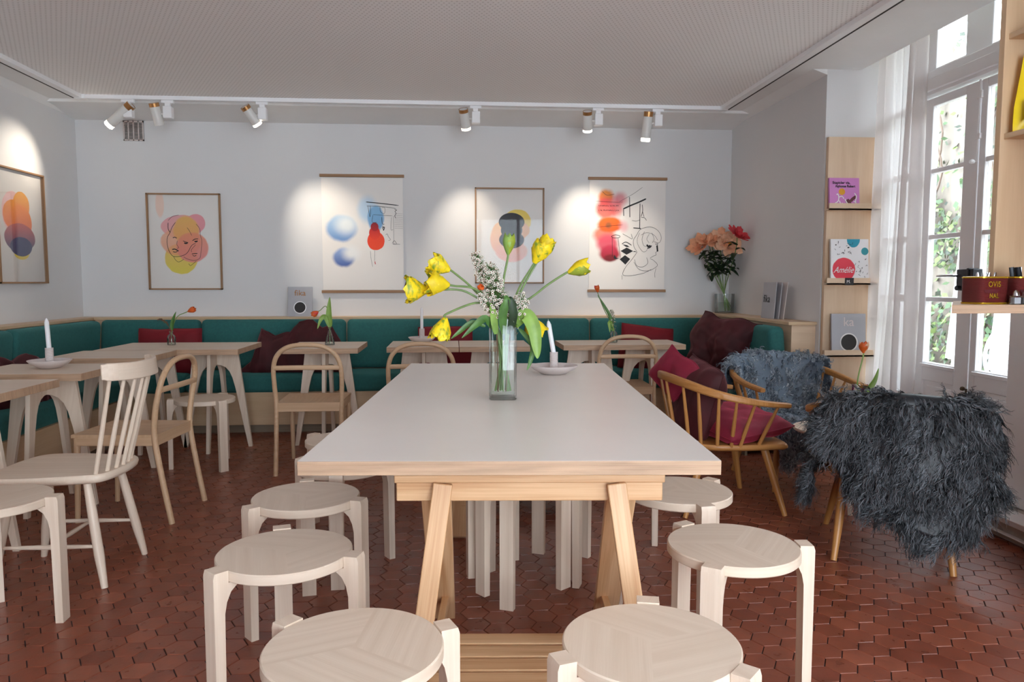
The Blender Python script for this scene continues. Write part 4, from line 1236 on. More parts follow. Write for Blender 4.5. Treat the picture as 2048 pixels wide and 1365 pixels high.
# ------------------------------------------------------------------ sheepskins: a hide and curly locks of wool
def sheepskin(name, label, P0, rz, hide_fn, nu, nv, mat, n_locks, L0, L1, rad, seed, vbias=0):
    R = Matrix.Translation(P0) @ Matrix.Rotation(rz, 4, 'Z')
    rnd = random.Random(seed)
    t = thing(name, label, 'sheepskin', tuple(P0), rz)
    m = MB(); m.grid(hide_fn, nu, nv); h = m.build('hide', M[mat], t, smooth=80, uv=False)
    sm = h.modifiers.new('thickness', 'SOLIDIFY'); sm.thickness = .006
    vs = []; fs = []; tint = []
    e = .01
    ta = h.data.attributes.new('tint', 'FLOAT', 'POINT'); ta.data.foreach_set('value', [0] * len(h.data.vertices))
    def up_one(a, b): return noise.noise(a * 9 + Vector((b, 2 * b, 0)))
    for i in range(n_locks):
        u, v = rnd.random(), rnd.random()
        if vbias and rnd.random() < .75: v = rnd.uniform(vbias, 1)
        if rnd.random() < .10: u = rnd.choice((rnd.uniform(0, .04), rnd.uniform(.96, 1)))
        if rnd.random() < .08: v = rnd.choice((rnd.uniform(0, .03), rnd.uniform(.96, 1)))
        p = hide_fn(u, v)
        du = hide_fn(min(1, u + e), v) - hide_fn(max(0, u - e), v); dv = hide_fn(u, min(1, v + e)) - hide_fn(u, max(0, v - e))
        nrm = du.cross(dv)
        if nrm.length < 1e-9: continue
        nrm.normalize(); du.normalize()
        if sheepskin.out(p, nrm, v) < 0: nrm = -nrm
        flow = dv.normalized() if dv.length > 1e-9 else Vector((0, 0, -1))
        L = rnd.uniform(L0, L1)
        cv = Vector((up_one(p, 3 + seed), up_one(p, 11 + seed), up_one(p, 23 + seed)))
        vert = abs(nrm.z) < .6
        d = nrm * rnd.uniform(.12, .5) + flow * rnd.uniform(.1, .5) + cv * 1.3 + Vector((0, 0, -.75 if vert else -.1)) + du * rnd.gauss(0, .3)
        d.normalize(); K = 10
        b1 = d.orthogonal().normalized(); b2 = d.cross(b1)
        ph = rnd.uniform(0, 2 * PI); turns = rnd.uniform(1.2, 3.2) * L / L1; amp = rnd.uniform(.004, .013) * (.5 + L / L1 * .5)
        tb = rnd.gauss(.40, .30) + .5 * up_one(p, 40)
        ns = rnd.choice((3, 4, 5, 6))
        for q_ in range(ns):                                   # the fibres of one lock share its curl
            off = (b1 * rnd.gauss(0, 1) + b2 * rnd.gauss(0, 1)) * .0032; dph = rnd.gauss(0, .35); Lq = L * rnd.uniform(.75, 1.1); da = rnd.uniform(.7, 1.25)
            r0 = rad * rnd.uniform(.6, 1.3); tt = min(1, max(0, tb + rnd.gauss(0, .12))); st0 = len(vs); pts = []
            sp_ = (b1 * rnd.gauss(0, 1) + b2 * rnd.gauss(0, 1)) * .006
            for k in range(K):
                s_ = k / (K - 1); w_ = ph + dph + s_ * turns * 2 * PI; aa = amp * da * min(1, s_ * 2.2)
                q = p + off * (1 - .6 * math.sin(PI * s_)) + sp_ * s_ ** 3 + d * (Lq * s_) + (b1 * math.cos(w_) + b2 * math.sin(w_)) * aa + Vector((0, 0, -.30 * Lq * s_ * s_))
                g = R @ q
                if g.z < .006: q.z += .006 - g.z
                pts.append(q)
            for k in range(K):
                tg = (pts[min(k + 1, K - 1)] - pts[max(k - 1, 0)]).normalized(); a_ = tg.orthogonal().normalized(); b_ = tg.cross(a_)
                rr = r0 * (1 - .7 * (k / (K - 1)) ** 2)
                for j in range(3):
                    an = 2 * PI * j / 3; vs.append(pts[k] + (a_ * math.cos(an) + b_ * math.sin(an)) * rr)
            for k in range(K - 1):
                for j in range(3):
                    fs.append((st0 + k * 3 + j, st0 + k * 3 + (j + 1) % 3, st0 + k * 3 + 3 + (j + 1) % 3, st0 + k * 3 + 3 + j)); tint.append(tt)
    me = bpy.data.meshes.new('wool'); me.from_pydata([tuple(q) for q in vs], [], fs); me.materials.append(M[mat])
    at = me.attributes.new('tint', 'FLOAT', 'FACE'); at.data.foreach_set('value', tint); me.shade_smooth()
    o = bpy.data.objects.new('wool', me); C.objects.link(o); o.parent = t; o['kind'] = 'stuff'
    return t


sheepskin.out = lambda p, n, v: n.dot(p - Vector((0, 0, .2)))
_rail = smooth_pts(RAIL, 8)


def rail_at(u):
    t = u * (len(_rail) - 1); i = min(int(t), len(_rail) - 2); return _rail[i].lerp(_rail[i + 1], t - i)


def hide3(u, v):
    """u runs round the back rail, v from the seat up the inside, over the rail, down the outside"""
    uu = .35 + .40 * u
    r = rail_at(uu); o = Vector((r.x, r.y + .02, 0)); o.normalize()
    s = 2 * u - 1
    hang = .54 * (1 - abs(s - .02) ** 1.4 * .66) - max(0, s - .5) * .12; hang = max(.14, hang)
    hang = hang if s > -.5 else hang - (-.5 - s) * .22
    if v < .30:
        k = v / .30; p = Vector((r.x * (.35 + .53 * k), r.y * (.25 + .62 * k) + .05 * (1 - k), .40 + (r.z + .02 - .40) * k ** 1.6))
    elif v < .42:
        k = (v - .30) / .12; p = Vector((r.x, r.y, r.z + .022)) + o * (-.032 + .066 * k) + Vector((0, 0, .020 * math.sin(PI * k)))
    else:
        k = (v - .42) / .58; fl = noise.noise(Vector((u * 4, v * 3, 2.2))) * .03 * k
        p = Vector((r.x, r.y, r.z + .02)) + o * (.036 + .035 * k + fl); p.z -= hang * k
        p.x += -.03 * k * s
    return p


sheepskin('sheepskin_throw', 'shaggy dark grey sheepskin draped over the back of the nearest armchair', A3P, A3R, hide3, 40, 60, 'furd', 6400, .05, .115, .0017, 21, .40)
def hide3b(u, v):                         # tail of the same kind of skin, hanging off the left front of the seat
    x = -.10 - .27 * v; z = .41 - .02 * math.sin(u * 3) if v < .45 else .40 - (v - .45) * .34 * (1 - .3 * abs(2 * u - 1))
    x = -.10 - .22 * min(v, .45) / .45 - .05 * max(0, v - .45)
    return Vector((x, .30 - .44 * u, z))


sheepskin.out = lambda p, n, v: n.dot(Vector((-.5, 0, .8)))
sheepskin('sheepskin_throw', 'dark end of a sheepskin hanging over the left side of the nearest armchair seat', A3P, A3R, hide3b, 20, 30, 'furd', 700, .05, .10, .0017, 31, .3)


def hide2(u, v):
    """over the back rail, down the inside and across the seat to hang at the front"""
    s = 2 * u - 1
    if v < .18:
        r = rail_at(.25 + .50 * u); k = v / .18; o = Vector((r.x, r.y, 0)).normalized()
        return Vector((r.x, r.y, r.z + .01)) + o * (.045) + Vector((0, 0, -.16 * (1 - k)))
    r = rail_at(.25 + .50 * u); o = Vector((r.x, r.y, 0)).normalized()
    if v < .28:
        k = (v - .18) / .10; return Vector((r.x, r.y, r.z + .03)) + o * (.045 - .09 * k) + Vector((0, 0, .03 * math.sin(PI * k)))
    if v < .52:
        k = (v - .28) / .24; a = Vector((r.x, r.y, r.z + .03)) - o * .045; b = Vector((s * .24, -.17 + .03 * s * s, .40))
        q = a.lerp(b, k); q.z -= .04 * math.sin(PI * k); return q
    if v < .78:
        k = (v - .52) / .26; return Vector((s * (.24 + .06 * k), -.17 + .46 * k, .40 + .015 * noise.noise(Vector((u * 5, k * 4, 1)))))
    k = (v - .78) / .22; return Vector((s * (.30 - .02 * k), .29 + .04 * k, .40 - k * (.20 + .08 * noise.noise(Vector((u * 6, 0, 3))))))


sheepskin.out = lambda p, n, v: n.dot(Vector((0, .5, .9))) if v > .2 else -n.y
sheepskin('sheepskin_throw', 'curly grey sheepskin with window light in its colour, covering the armchair by the book rack', A2P, A2R, hide2, 36, 60, 'furlit', 3000, .03, .065, .0017, 41)

# pillows on the near-left armchair
pillow('pillow', 'burg', .40, .40, .16, (1.305, 3.93, .57), (UP - .25, .15, -PI / 2 + .1), 'dark burgundy pillow leaning in the low oak armchair, one corner poking over the rail', crease=.03, seed=5)
pillow('pillow', 'mag', .42, .42, .13, (1.50, 3.86, .455), (.12, -.10, .35), 'magenta velvet pillow lying on the seat of the low oak armchair', crease=.022, seed=6)
pillow('pillow', 'mag', .26, .22, .09, (1.20, 4.02, .70), (UP - .3, .5, -1.2), 'crumpled magenta cloth corner on top of the dark armchair pillow', 'cloth', crease=.035, seed=8)

# ------------------------------------------------------------------ low side table between the armchairs
t = thing('side_table', 'low round pale side table between the sheepskin armchairs', 'table', (2.03, 3.80, 0))
m = MB(); m.lathe([(0, .402), (.20, .402), (.215, .408), (.22, .415), (.218, .424), (0, .425)], n=48); m.build('tabletop', M['white_wood'], t)
for k in range(3):
    a = math.radians(150 + 120 * k); m = MB(); m.tube([(.10 * math.cos(a), .10 * math.sin(a), .402), (.165 * math.cos(a), .165 * math.sin(a), 0)], [.017, .012], 12); m.build('leg', M['white_wood'], t)

# ------------------------------------------------------------------ book rack on the pier
t = thing('book_rack', 'tall birch plywood book rack with narrow ledges on the white pier', 'rack', (2.475, 4.88, 0))
m = MB(); m.span((0, -.02, .05), (.335, .012, 2.155)); m.build('back_board', M['plypale'], t, bevel=.002)
for z in (1.715, 1.225, .745, .30):
    m = MB(); m.span((-.015, -.085, z - .045), (.345, -.02, z - .033)); m.span((-.015, -.085, z - .045), (.345, -.073, z)); m.build('ledge', M['plypale'], t, bevel=.001)
m = MB(); m.span((.108, -.088, 1.178), (.168, -.0855, 1.226)); lb = m.build('black_tag', M['blacklabel'], t)


def to_mesh(o):
    dg = bpy.context.evaluated_depsgraph_get(); me = bpy.data.meshes.new_from_object(o.evaluated_get(dg))
    n = bpy.data.objects.new('lettering', me); C.objects.link(n); n.location = o.location; n.rotation_euler = o.rotation_euler; n.scale = o.scale; n.parent = o.parent
    cu = o.data; bpy.data.objects.remove(o); bpy.data.curves.remove(cu); return n


def text(s_, size, loc, rot, mat, parent, ext=.0004, name='lettering', bold=0, align='LEFT', sx=1, shear=0, space=1):
    cu = bpy.data.curves.new(name, 'FONT'); cu.body = s_; cu.size = size; cu.extrude = ext; cu.align_x = align; cu.offset = bold; cu.shear = shear
    cu.space_character = space
    cu.materials.append(M[mat]); o = bpy.data.objects.new(name, cu); C.objects.link(o); o.location = loc; o.rotation_euler = rot; o.scale = (sx, 1, 1); o.parent = parent
    return to_mesh(o)


FR = (PI / 2, 0, 0)
text('M.', .028, (.118, -.0885, 1.192), FR, 'paper', t)


def book(label, w_, h, th, loc, tilt, mat, rz=0, name='book'):
    """standing book, local origin bottom-left front corner of the cover"""
    t = thing(name, label, 'book', loc, 0, None); t.rotation_euler = (tilt, 0, rz)
    m = MB(); m.span((0, 0, 0), (w_, .002, h)); m.span((0, th - .002, 0), (w_, th, h)); m.span((0, 0, 0), (.002, th, h)); m.build('cover', mat if not isinstance(mat, str) else M[mat], t, bevel=.0005)
    m = MB(); m.span((.003, .002, .002), (w_ - .002, th - .002, h - .002)); m.build('page_block', M['paper'], t)
    return t


b = book('lilac hardback with black title and little figures on the top ledge of the book rack', .205, .200, .018, (2.468, 4.806, 1.684), -.10, 'pink')
text('Stapicler via,', .024, (.022, -.001, .160), FR, 'black', b, bold=.0006)
text('Alphonse Robert', .024, (.040, -.001, .137), FR, 'black', b, bold=.0006, sx=.82)
m = MB(); m.lathe([(0, 0), (.022, 0)], (0, 0, 0), 24, 0, Matrix.Translation((.085, -.0008, .108)) @ Matrix.Rotation(PI / 2, 4, 'X'), cap=False); m.build('orange_disc', M['pollen'], b, smooth=0)
zb_ = lambda x, y: ((x - 60) / 325, (460 - y) / 360)
inklines([(.006, [zb_(*p) for p in q]) for q in (((120, 400), (150, 380), (160, 330), (150, 290)), ((160, 330), (195, 320), (215, 350)), ((165, 370), (180, 420), (185, 455)), ((225, 350), (250, 400), (290, 440), (350, 445)),
          ((330, 280), (350, 320), (340, 380), (355, 440)), ((320, 380), (345, 390)), ((150, 290), (135, 300)), ((190, 400), (230, 420)))], .205, .200, b, y=-.0012, mats=M['paper'], name='white_figures').location = (.1025, 0, .1)
inklines([(.030, [zb_(245, 360), zb_(270, 400), zb_(280, 430)]), (.020, [zb_(285, 380), zb_(310, 350), zb_(350, 320)]), (.034, [zb_(195, 435), zb_(240, 445)])], .205, .200, b, y=-.0008, mats=plain('maroon_print', (98, 44, 50)), name='maroon_shapes').location = (.1025, 0, .1)
b = book('white cookbook with a red circle and handwritten title on the second ledge of the rack', .262, .290, .016, (2.492, 4.806, 1.194), -.08, 'paper')
me_ = sheet('cover_art', art_mat('art_cookbook', .9, [(.34, .30, .31, .28, (232, 66, 84), (226, 56, 76), .06, 1, .12), (.60, 1.0, .18, .20, (40, 160, 190), (40, 160, 186), .08, 1, .1), (.90, .72, .10, .09, (50, 150, 160), (50, 150, 160), .08, 1, .08)], (238, 238, 240)), .26, .288, b, 0)
me_.location = (.131, -.0022, .145)
text('Amélie', .058, (.018, -.004, .066), FR, 'paper', b, shear=.5, sx=.82)
rr = random.Random(4)
inklines([(.0022, [(x, y), (x + rr.uniform(-.03, .03), y + rr.uniform(.0, .05)), (x + rr.uniform(-.04, .04), y + rr.uniform(-.03, .05))]) for x, y in [(rr.uniform(.1, .6), rr.uniform(.62, .93)) for _ in range(16)] + [(rr.uniform(.6, .95), rr.uniform(.08, .6)) for _ in range(16)]] + [(.007, [(.12, .86), (.15, .87)]), (.008, [(.44, .80), (.49, .81)])],
         .262, .29, b, y=-.0034).location = (.131, 0, .145)


def fika(label, loc, tilt, w_, h, ttl, rz=0, group=None, tsize=.07):
    b = book(label, w_, h, .014, loc, tilt, 'greypaper', rz)
    text(ttl, tsize, (w_ * .5, -.001, h * .70), FR, 'ceramic' if ttl != 'fika' else 'copper', b, align='CENTER', bold=.0003)
    Mx = Matrix.Translation((w_ * .5, -.001, h * .30)) @ Matrix.Rotation(PI / 2, 4, 'X'); R_ = w_ * .26
    m = MB(); m.lathe([(R_ * .86, 0), (R_ * .9, .0015), (R_, 0)], (0, 0, 0), 40, 0, Mx, cap=False); m.build('cup_rim', M['paper'] if ttl != 'fika' else M['trimw'], b, smooth=0)
    m = MB(); m.lathe([(0, .0002), (R_ * .88, .0002)], (0, 0, 0), 40, 0, Mx, cap=False); m.build('coffee', M['dgrey'], b, smooth=0)
    return b


fika('pale grey coffee book with a cup photograph on the third ledge of the rack', (2.515, 4.806, .714), -.08, .238, .274, 'ka', tsize=.085)
fika('grey coffee book with copper title leaning on the ledge under the blue poster', (-1.408, 6.50, .906), -.17, .205, .255, 'fika')
b = book('magenta booklet on the lowest ledge of the rack', .13, .24, .01, (2.68, 4.806, .27), -.08, plain('plum_cover', (120, 30, 80), .5), name='booklet')
# leaning magazines on the right ledge
for k in range(3):
    b = book('grey magazine leaning against the right wall on the bench ledge, ' + ['outermost of three', 'middle of three', 'innermost of three'][k], .21, .27, .006, (2.325 + .022 * k, 5.53 - .02 * k, .928), -.07 - .02 * k, 'greypaper' if k < 2 else 'ceramic', rz=-PI / 2 + .03 + .03 * k, name='magazine')
    b['group'] = 'magazines on the right ledge'; b['category'] = 'magazine'
    if k == 0: text('fika', .08, (.02, -.001, .12), FR, 'black', b)

# ------------------------------------------------------------------ candles on dishes
def candle_dish(x, y, z, label_c, label_d, tilt, sc_=1.0, dish_r=.125):
    t = thing('candle_dish', label_d, 'dish', (x, y, z), .3, 'ceramic dishes with candle sockets')
    r = dish_r; m = MB(); m.lathe([(0, 0), (r * .42, 0), (r * .55, .006), (r * .85, .024), (r, .041), (r * 1.005, .044), (r * .985, .045), (r * .82, .029), (r * .5, .013), (0, .010)], n=56); m.build('bowl', M['ceramic'], t, smooth=60)
    m = MB(); pr = [(.0, .012), (.019, .012)]
    zz = .014
    while zz < .106: pr += [(.0195, zz), (.0210, zz + .002), (.0195, zz + .004)]; zz += .0065
    pr += [(.0205, .108), (.0135, .108), (.0135, .095), (0, .095)]
    m.lathe(pr, n=32); m.build('ribbed_socket', M['ceramic'], t, smooth=60)
    c = thing('candle', label_c, 'candle', (x, y, z + .096), .4, 'white candles'); c.rotation_euler = (0, tilt, 0)
    m = MB(); m.lathe([(0, 0), (.0118, 0), (.0115, .15), (.006, .166), (.0015, .171), (0, .171)], n=16); m.build('wax_stick', M['wax'], c, smooth=50)
    m = MB(); m.tube([(0, 0, .168), (.001, 0, .178)], .0009, 6); m.build('wick', M['paper'], c)


candle_dish(.492, 3.66, .745, 'white candle leaning slightly, in the dish on the long table', 'pale ceramic candle dish on the long table, right of the vase', -.17, dish_r=.118)
candle_dish(-2.153, 4.165, .74, 'white candle on the square table near the left bench', 'pale ceramic candle dish on the square table at the left', -.04, dish_r=.105)
candle_dish(-.240, 5.68, .74, 'white candle on the joined tables by the back bench', 'pale ceramic candle dish on the joined tables at the back', 0, dish_r=.102)

# ------------------------------------------------------------------ flowers
def petal_bloom(m, c, axis, L, Wd, n=6, openness=.35, ruffle=.0, mats=(0,), seed=0, layers=2):
    R = Matrix.Translation(Vector(c)) @ rot_to(axis); rnd = random.Random(seed)
    for ly in range(layers):
        for i in range(n // layers if layers > 1 else n):
            k = n // layers if layers > 1 else n
            a0 = 2 * PI * (i + .5 * ly) / k + rnd.uniform(-.12, .12); op = openness * rnd.uniform(.7, 1.3) * (1 if ly == 0 else .8); ll = L * rnd.uniform(.9, 1.06)
            rz = Matrix.Rotation(a0, 4, 'Z'); sd = rnd.uniform(0, 50)
            def f(u, v):
                s = 2 * u - 1; pr = min(1, .35 + v * 2.2) * (1 - max(0, (v - .62) / .38) ** 2.6 * .85)
                rad = Wd * (.15 + .85 * math.sin(PI * min(v * .62 + .02, .5 + .0) if v < .6 else PI * .5)) * (1 + op * v * v * 1.5) - Wd * .42 * max(0, v - .6) * (1 - op * 2)
                an = s * .62 * pr * (PI / k) * 1.9
                rad *= (1 - .06 * ly)
                rz_ = ruffle * (noise.noise(Vector((s * 4 + sd, v * 6, 1))) * v + .6 * abs(s) ** 2 * math.sin(v * 20 + sd) * v)
                return Vector(((rad + rz_) * math.cos(an), (rad + rz_) * math.sin(an), ll * v * (1 - .12 * s * s * v) + rz_ * .6))
            m.grid(f, 9, 10, mats[rnd.randrange(len(mats))], R @ rz)


def stem_pts(a, b, bend):
    a, b = Vector(a), Vector(b); mid = (a + b) / 2 + Vector(bend); return smooth_pts([a, a.lerp(mid, .55) * .6 + (a.lerp(b, .28)) * .4, mid, b.lerp(mid, .45) * .6 + a.lerp(b, .75) * .4, b], 5)


def blade(pts, width, mat_i=0, m=None, up=(0, 0, 1), cup=.25):
    P = smooth_pts(pts, 5); n = len(P); vs = []
    for i, p in enumerate(P):
        tg = (P[min(i + 1, n - 1)] - P[max(i - 1, 0)]).normalized(); sd = tg.cross(Vector(up))
        if sd.length < .05: sd = Vector((1, 0, 0))
        sd.normalize(); nn = sd.cross(tg); s = i / (n - 1); wd = width * max(.02, math.sin(PI * (s * .93 + .05) ** .75) ** .9)
        vs += [p - sd * wd / 2 + nn * cup * wd * .5, p - sd * wd * .25 + nn * .02 * wd, p - nn * cup * wd * .1, p + sd * wd * .25 + nn * .02 * wd, p + sd * wd / 2 + nn * cup * wd * .5]
    m.add(vs, [(i * 5 + k, i * 5 + k + 1, i * 5 + 6 + k, i * 5 + 5 + k) for i in range(n - 1) for k in range(4)], mat_i)
    return m


# tall square glass vase on the long table
VX, VY, VZ = .190, 2.90, .745
t = thing('glass_vase', 'tall clear square glass vase of yellow tulips on the long table', 'vase', (VX, VY, VZ), math.radians(-4))
m = MB(); a, b_, H_ = .053, .0475, .315
def sqr(r, z, rr=.010):
    o = []
    for q in range(4):
        for k in range(5):
            an = PI / 2 * q + PI / 2 * k / 4; cx_, cy_ = [(1, 1), (-1, 1), (-1, -1), (1, -1)][q]
            o.append(Vector((cx_ * (r - rr) + rr * math.cos(an), cy_ * (r - rr) + rr * math.sin(an), z)))
    return o
prof_ = [(a - .004, 0), (a, .004), (a, H_ - .002), (a - .002, H_), (b_, H_), (b_, .022), (b_ - .006, .015)]
vs = [p for r_, z_ in prof_ for p in sqr(r_, z_)]
m.add(vs, [(j * 20 + k, j * 20 + (k + 1) % 20, j * 20 + 20 + (k + 1) % 20, j * 20 + 20 + k) for j in range(6) for k in range(20)] + [tuple(range(20))[::-1], tuple(range(120, 140))])
m.build('glass_body', M['vase'], t, smooth=40, uv=False)
m = MB(); vs = [p for r_, z_ in ((b_ - .001, .023), (b_ - .001, .215)) for p in sqr(r_, z_)]
m.add(vs, [(k, (k + 1) % 20, 20 + (k + 1) % 20, 20 + k) for k in range(20)] + [tuple(range(20))[::-1], tuple(range(20, 40))]); m.build('water', M['water'], t, smooth=40, uv=False)

vase_c = Vector((VX, VY, VZ))


def tulip(label, bx_, by_, bz_, axis, L, Wd, open_, mats, seed, foot, neck, bend=(0, 0, 0), leaves=(), group='yellow tulips in the tall vase', name='tulip', base=None, layers=2, n=6, ruffle=.006, stem_r=.0042, smat='stem'):
    base = base or vase_c
    t = thing(name, label, 'flower', tuple(base), 0, group)
    c = Vector((bx_, by_, bz_)) - base; big = 'tall vase' in group
    if big and L > .05: L *= 1.16; Wd *= 1.22; open_ *= .6; ruffle *= 1.15
    ax = Vector(axis).normalized(); st = c - ax * (L * .5)
    f, nk = Vector(foot), Vector(neck)
    P = smooth_pts([f, nk, (nk + st) / 2 + Vector(bend), st - ax * .015, st + ax * .004], 7)
    m = MB(); m.tube(P, stem_r, 8); m.build('stem', M[smat], t, uv=False)
    m = MB(); petal_bloom(m, st, ax, L, Wd, n, open_, ruffle, tuple(range(len(mats))), seed, layers); m.build('bloom', [M[q] for q in mats], t, smooth=70, uv=False)
    for k, (pts, wd, mt) in enumerate(leaves):
        m = MB(); blade([Vector(p) - base for p in pts], wd, 0, m, up=(0, -1, .3) if k % 2 == 0 else (0, -1, -.2)); m.build('leaf', M[mt], t, smooth=60, uv=False)
    return t


YG = ('parrot', 'yellow', 'parrot')
tulip('green-yellow tulip bud standing straight up from the tall vase', .212, 2.88, 1.345, (.08, 0, 1), .072, .021, -.05, ('ygreen', 'lleaf', 'ygreen'), 1, (.015, -.01, .03), (.01, -.01, .31), (-.015, 0, 0), ruffle=.002)
tulip('big ruffled yellow tulip upper right of the bouquet', .335, 2.90, 1.315, (.55, -.05, 1), .085, .032, .1, YG, 2, (-.01, .01, .03), (.025, .01, .31), (-.01, 0, .01), ruffle=.008)
tulip('small yellow tulip just behind the big ruffled one, upper right', .365, 2.97, 1.345, (.5, .2, 1), .065, .024, .2, ('yellow', 'parrot'), 12, (.012, .02, .03), (.03, .02, .31), (-.01, 0, 0), ruffle=.006)
tulip('yellow-green tulip reaching far right towards the red poster', .481, 2.88, 1.250, (.95, 0, .35), .075, .026, .05, ('parrot', 'ygreen', 'yellow'), 3, (-.03, 0, .03), (.035, -.01, .31), (.0, 0, .02), ruffle=.006)
tulip('ruffled yellow tulip upper left of the bouquet', -.055, 2.88, 1.262, (-.9, 0, .42), .080, .031, .15, YG, 4, (.03, 0, .03), (-.03, -.01, .31), (.01, 0, .015), ruffle=.010)
tulip('leftmost ruffled yellow tulip of the bouquet, opened wide', -.142, 2.86, 1.170, (-1, -.05, .05), .078, .034, .35, YG, 5, (.02, .01, .03), (-.035, -.02, .31), (.02, 0, .05), ruffle=.013)
tulip('yellow tulip pressed against the leftmost one', -.060, 2.82, 1.192, (-1, -.1, .12), .080, .033, .25, ('yellow', 'parrot', 'yellow'), 6, (.0, .02, .03), (-.03, -.03, .31), (.02, 0, .045), ruffle=.012)
tulip('drooping yellow tulip left of the vase', -.045, 2.84, 1.022, (-.35, -.05, -1), .080, .030, .2, YG, 7, (.02, -.01, .03), (-.035, -.03, .31), (.035, 0, .06), ruffle=.010,
      leaves=[([(.12, 2.86, 1.03), (.07, 2.85, 1.045), (.02, 2.84, 1.01), (-.01, 2.84, .985)], .02, 'leaf')])
tulip('yellow tulip hanging behind the large leaf, right of the vase', .318, 3.00, 1.022, (.5, .1, -.8), .085, .030, .3, ('yellow',), 8, (-.02, .02, .03), (.03, .03, .31), (.0, 0, .05), ruffle=.010,
      leaves=[([(.235, 2.87, 1.03), (.268, 2.84, 1.075), (.30, 2.82, 1.03), (.312, 2.81, .95), (.315, 2.81, .91)], .056, 'lleaf'),
              ([(.25, 2.87, 1.02), (.30, 2.85, .96), (.292, 2.84, .90), (.278, 2.84, .862)], .022, 'leaf')])
tulip('small orange bloom half hidden in the left of the bouquet', .105, 2.86, 1.175, (-.3, -.5, .8), .028, .013, .1, ('orange',), 9, (.0, -.02, .03), (-.01, -.02, .31), (0, 0, 0), ruffle=.001, stem_r=.0025,
      leaves=[([(.15, 2.87, 1.02), (.12, 2.84, 1.06), (.08, 2.82, 1.035), (.03, 2.81, .99)], .030, 'leaf'), ([(.19, 2.86, 1.0), (.185, 2.83, 1.08), (.20, 2.82, 1.13), (.19, 2.83, 1.15)], .034, 'leaf'),
              ([(.21, 2.86, 1.0), (.225, 2.83, 1.07), (.215, 2.82, 1.13), (.205, 2.83, 1.14)], .032, 'dleaf'), ([(.16, 2.86, 1.0), (.15, 2.84, 1.08), (.14, 2.83, 1.12)], .028, 'lleaf')])


def waxflower(label, base, foot, spine, spread, nfl, seed, group='wax flower sprigs in the tall vase', fr=.0056, mats=('flor', 'florc')):
    t = thing('wax_flower_sprig', label, 'flower', tuple(base), 0, group); rnd = random.Random(seed)
    S = smooth_pts([Vector(foot)] + [Vector(p) - Vector(base) for p in spine], 6)
    tw = MB(); tw.tube(S, .0022, 6); fl = MB(); nd = MB(); k0 = len(S) // 3
    for i in range(nfl):
        s = rnd.uniform(0, 1) ** .7; p = S[int(k0 + (len(S) - 1 - k0) * s)]
        taper = spread * (1 - .45 * s)
        o = Vector((rnd.gauss(0, 1), rnd.gauss(0, .8), rnd.gauss(.35, .8))); o = o.normalized() * taper * rnd.uniform(.4, 1)
        q = p + o; tw.tube([p, p.lerp(q, .5) + Vector((0, 0, .004)), q], .0006, 3, cap=False)
        ax = (o + Vector((0, -.5 * spread, .3 * spread))).normalized(); Rm = Matrix.Translation(q) @ rot_to(ax)
        for k in range(5):
            a_ = 2 * PI * k / 5 + i; c_ = Vector((math.cos(a_), math.sin(a_), .35)) * fr; u_ = Vector((-math.sin(a_), math.cos(a_), 0)) * fr * .55
            fl.add([Vector((0, 0, 0)), c_ * .6 + u_, c_ * 1.15, c_ * .6 - u_], [(0, 1, 2, 3)], 0, M=Rm)
        fl.lathe([(0, -.002), (fr * .55, .0), (fr * .40, .0016), (0, .0014)], (0, 0, 0), 6, 1, Rm, cap=False)
        for _ in range(2):
            nq = p + Vector((rnd.gauss(0, 1), rnd.gauss(0, 1), rnd.gauss(.5, .8))).normalized() * taper * rnd.uniform(.5, 1.15)
            nd.tube([p.lerp(nq, .2), nq], [.0013, .0004], 3, cap=False)
    tw.build('twigs', M['twig'], t, uv=False); fl.build('florets', [M[mats[0]], M[mats[1]]], t, uv=False, smooth=0); nd.build('needle_leaves', M['leaf'], t, uv=False)
    return t


waxflower('tall sprig of tiny white wax flowers at the upper left of the bouquet', vase_c, (-.02, .0, .03), [(.165, 2.89, 1.05), (.14, 2.88, 1.14), (.105, 2.88, 1.24), (.085, 2.88, 1.30)], .046, 130, 51)
waxflower('dense middle sprig of tiny white wax flowers above the vase', vase_c, (.0, .02, .03), [(.18, 2.88, 1.05), (.165, 2.86, 1.13), (.15, 2.86, 1.20), (.135, 2.86, 1.25)], .056, 380, 52)
waxflower('right-hand sprig of pinkish wax flowers above the vase', vase_c, (.01, -.02, .03), [(.22, 2.88, 1.03), (.245, 2.86, 1.09), (.258, 2.86, 1.14)], .050, 230, 53)
waxflower('thin drooping wax flower sprig at the left rim of the vase', vase_c, (-.02, -.02, .03), [(.16, 2.86, 1.06), (.125, 2.84, 1.11), (.10, 2.84, 1.16)], .034, 90, 54)

# bud vases
def bottle(kind, x, y, z, label, h=.095):
    t = thing('bud_vase', label, 'vase', (x, y, z), 0, 'little glass bud vases')
    P = {'round': [(0, 0), (.026, 0), (.029, .006), (.030, .045), (.024, .060), (.012, .070), (.012, .080), (.016, .085)],
         'cone': [(0, 0), (.034, 0), (.036, .004), (.030, .03), (.014, .085), (.010, .11), (.014, .125)]}[kind]
    k = h / P[-1][1]; P = [(r, q * k) for r, q in P]
    inn = [(max(r - .0022, 0), max(q, .006)) for r, q in P[::-1]]
    m = MB(); m.lathe(P + inn, n=28, cap=False); m.build('glass_body', M['vase'], t, uv=False, smooth=50)
    m = MB(); m.lathe([(0, .007), (P[2][0] - .004, .007), (P[2][0] - .005, h * .45), (0, h * .45)], n=20); m.build('water', M['water'], t, uv=False)
    return t


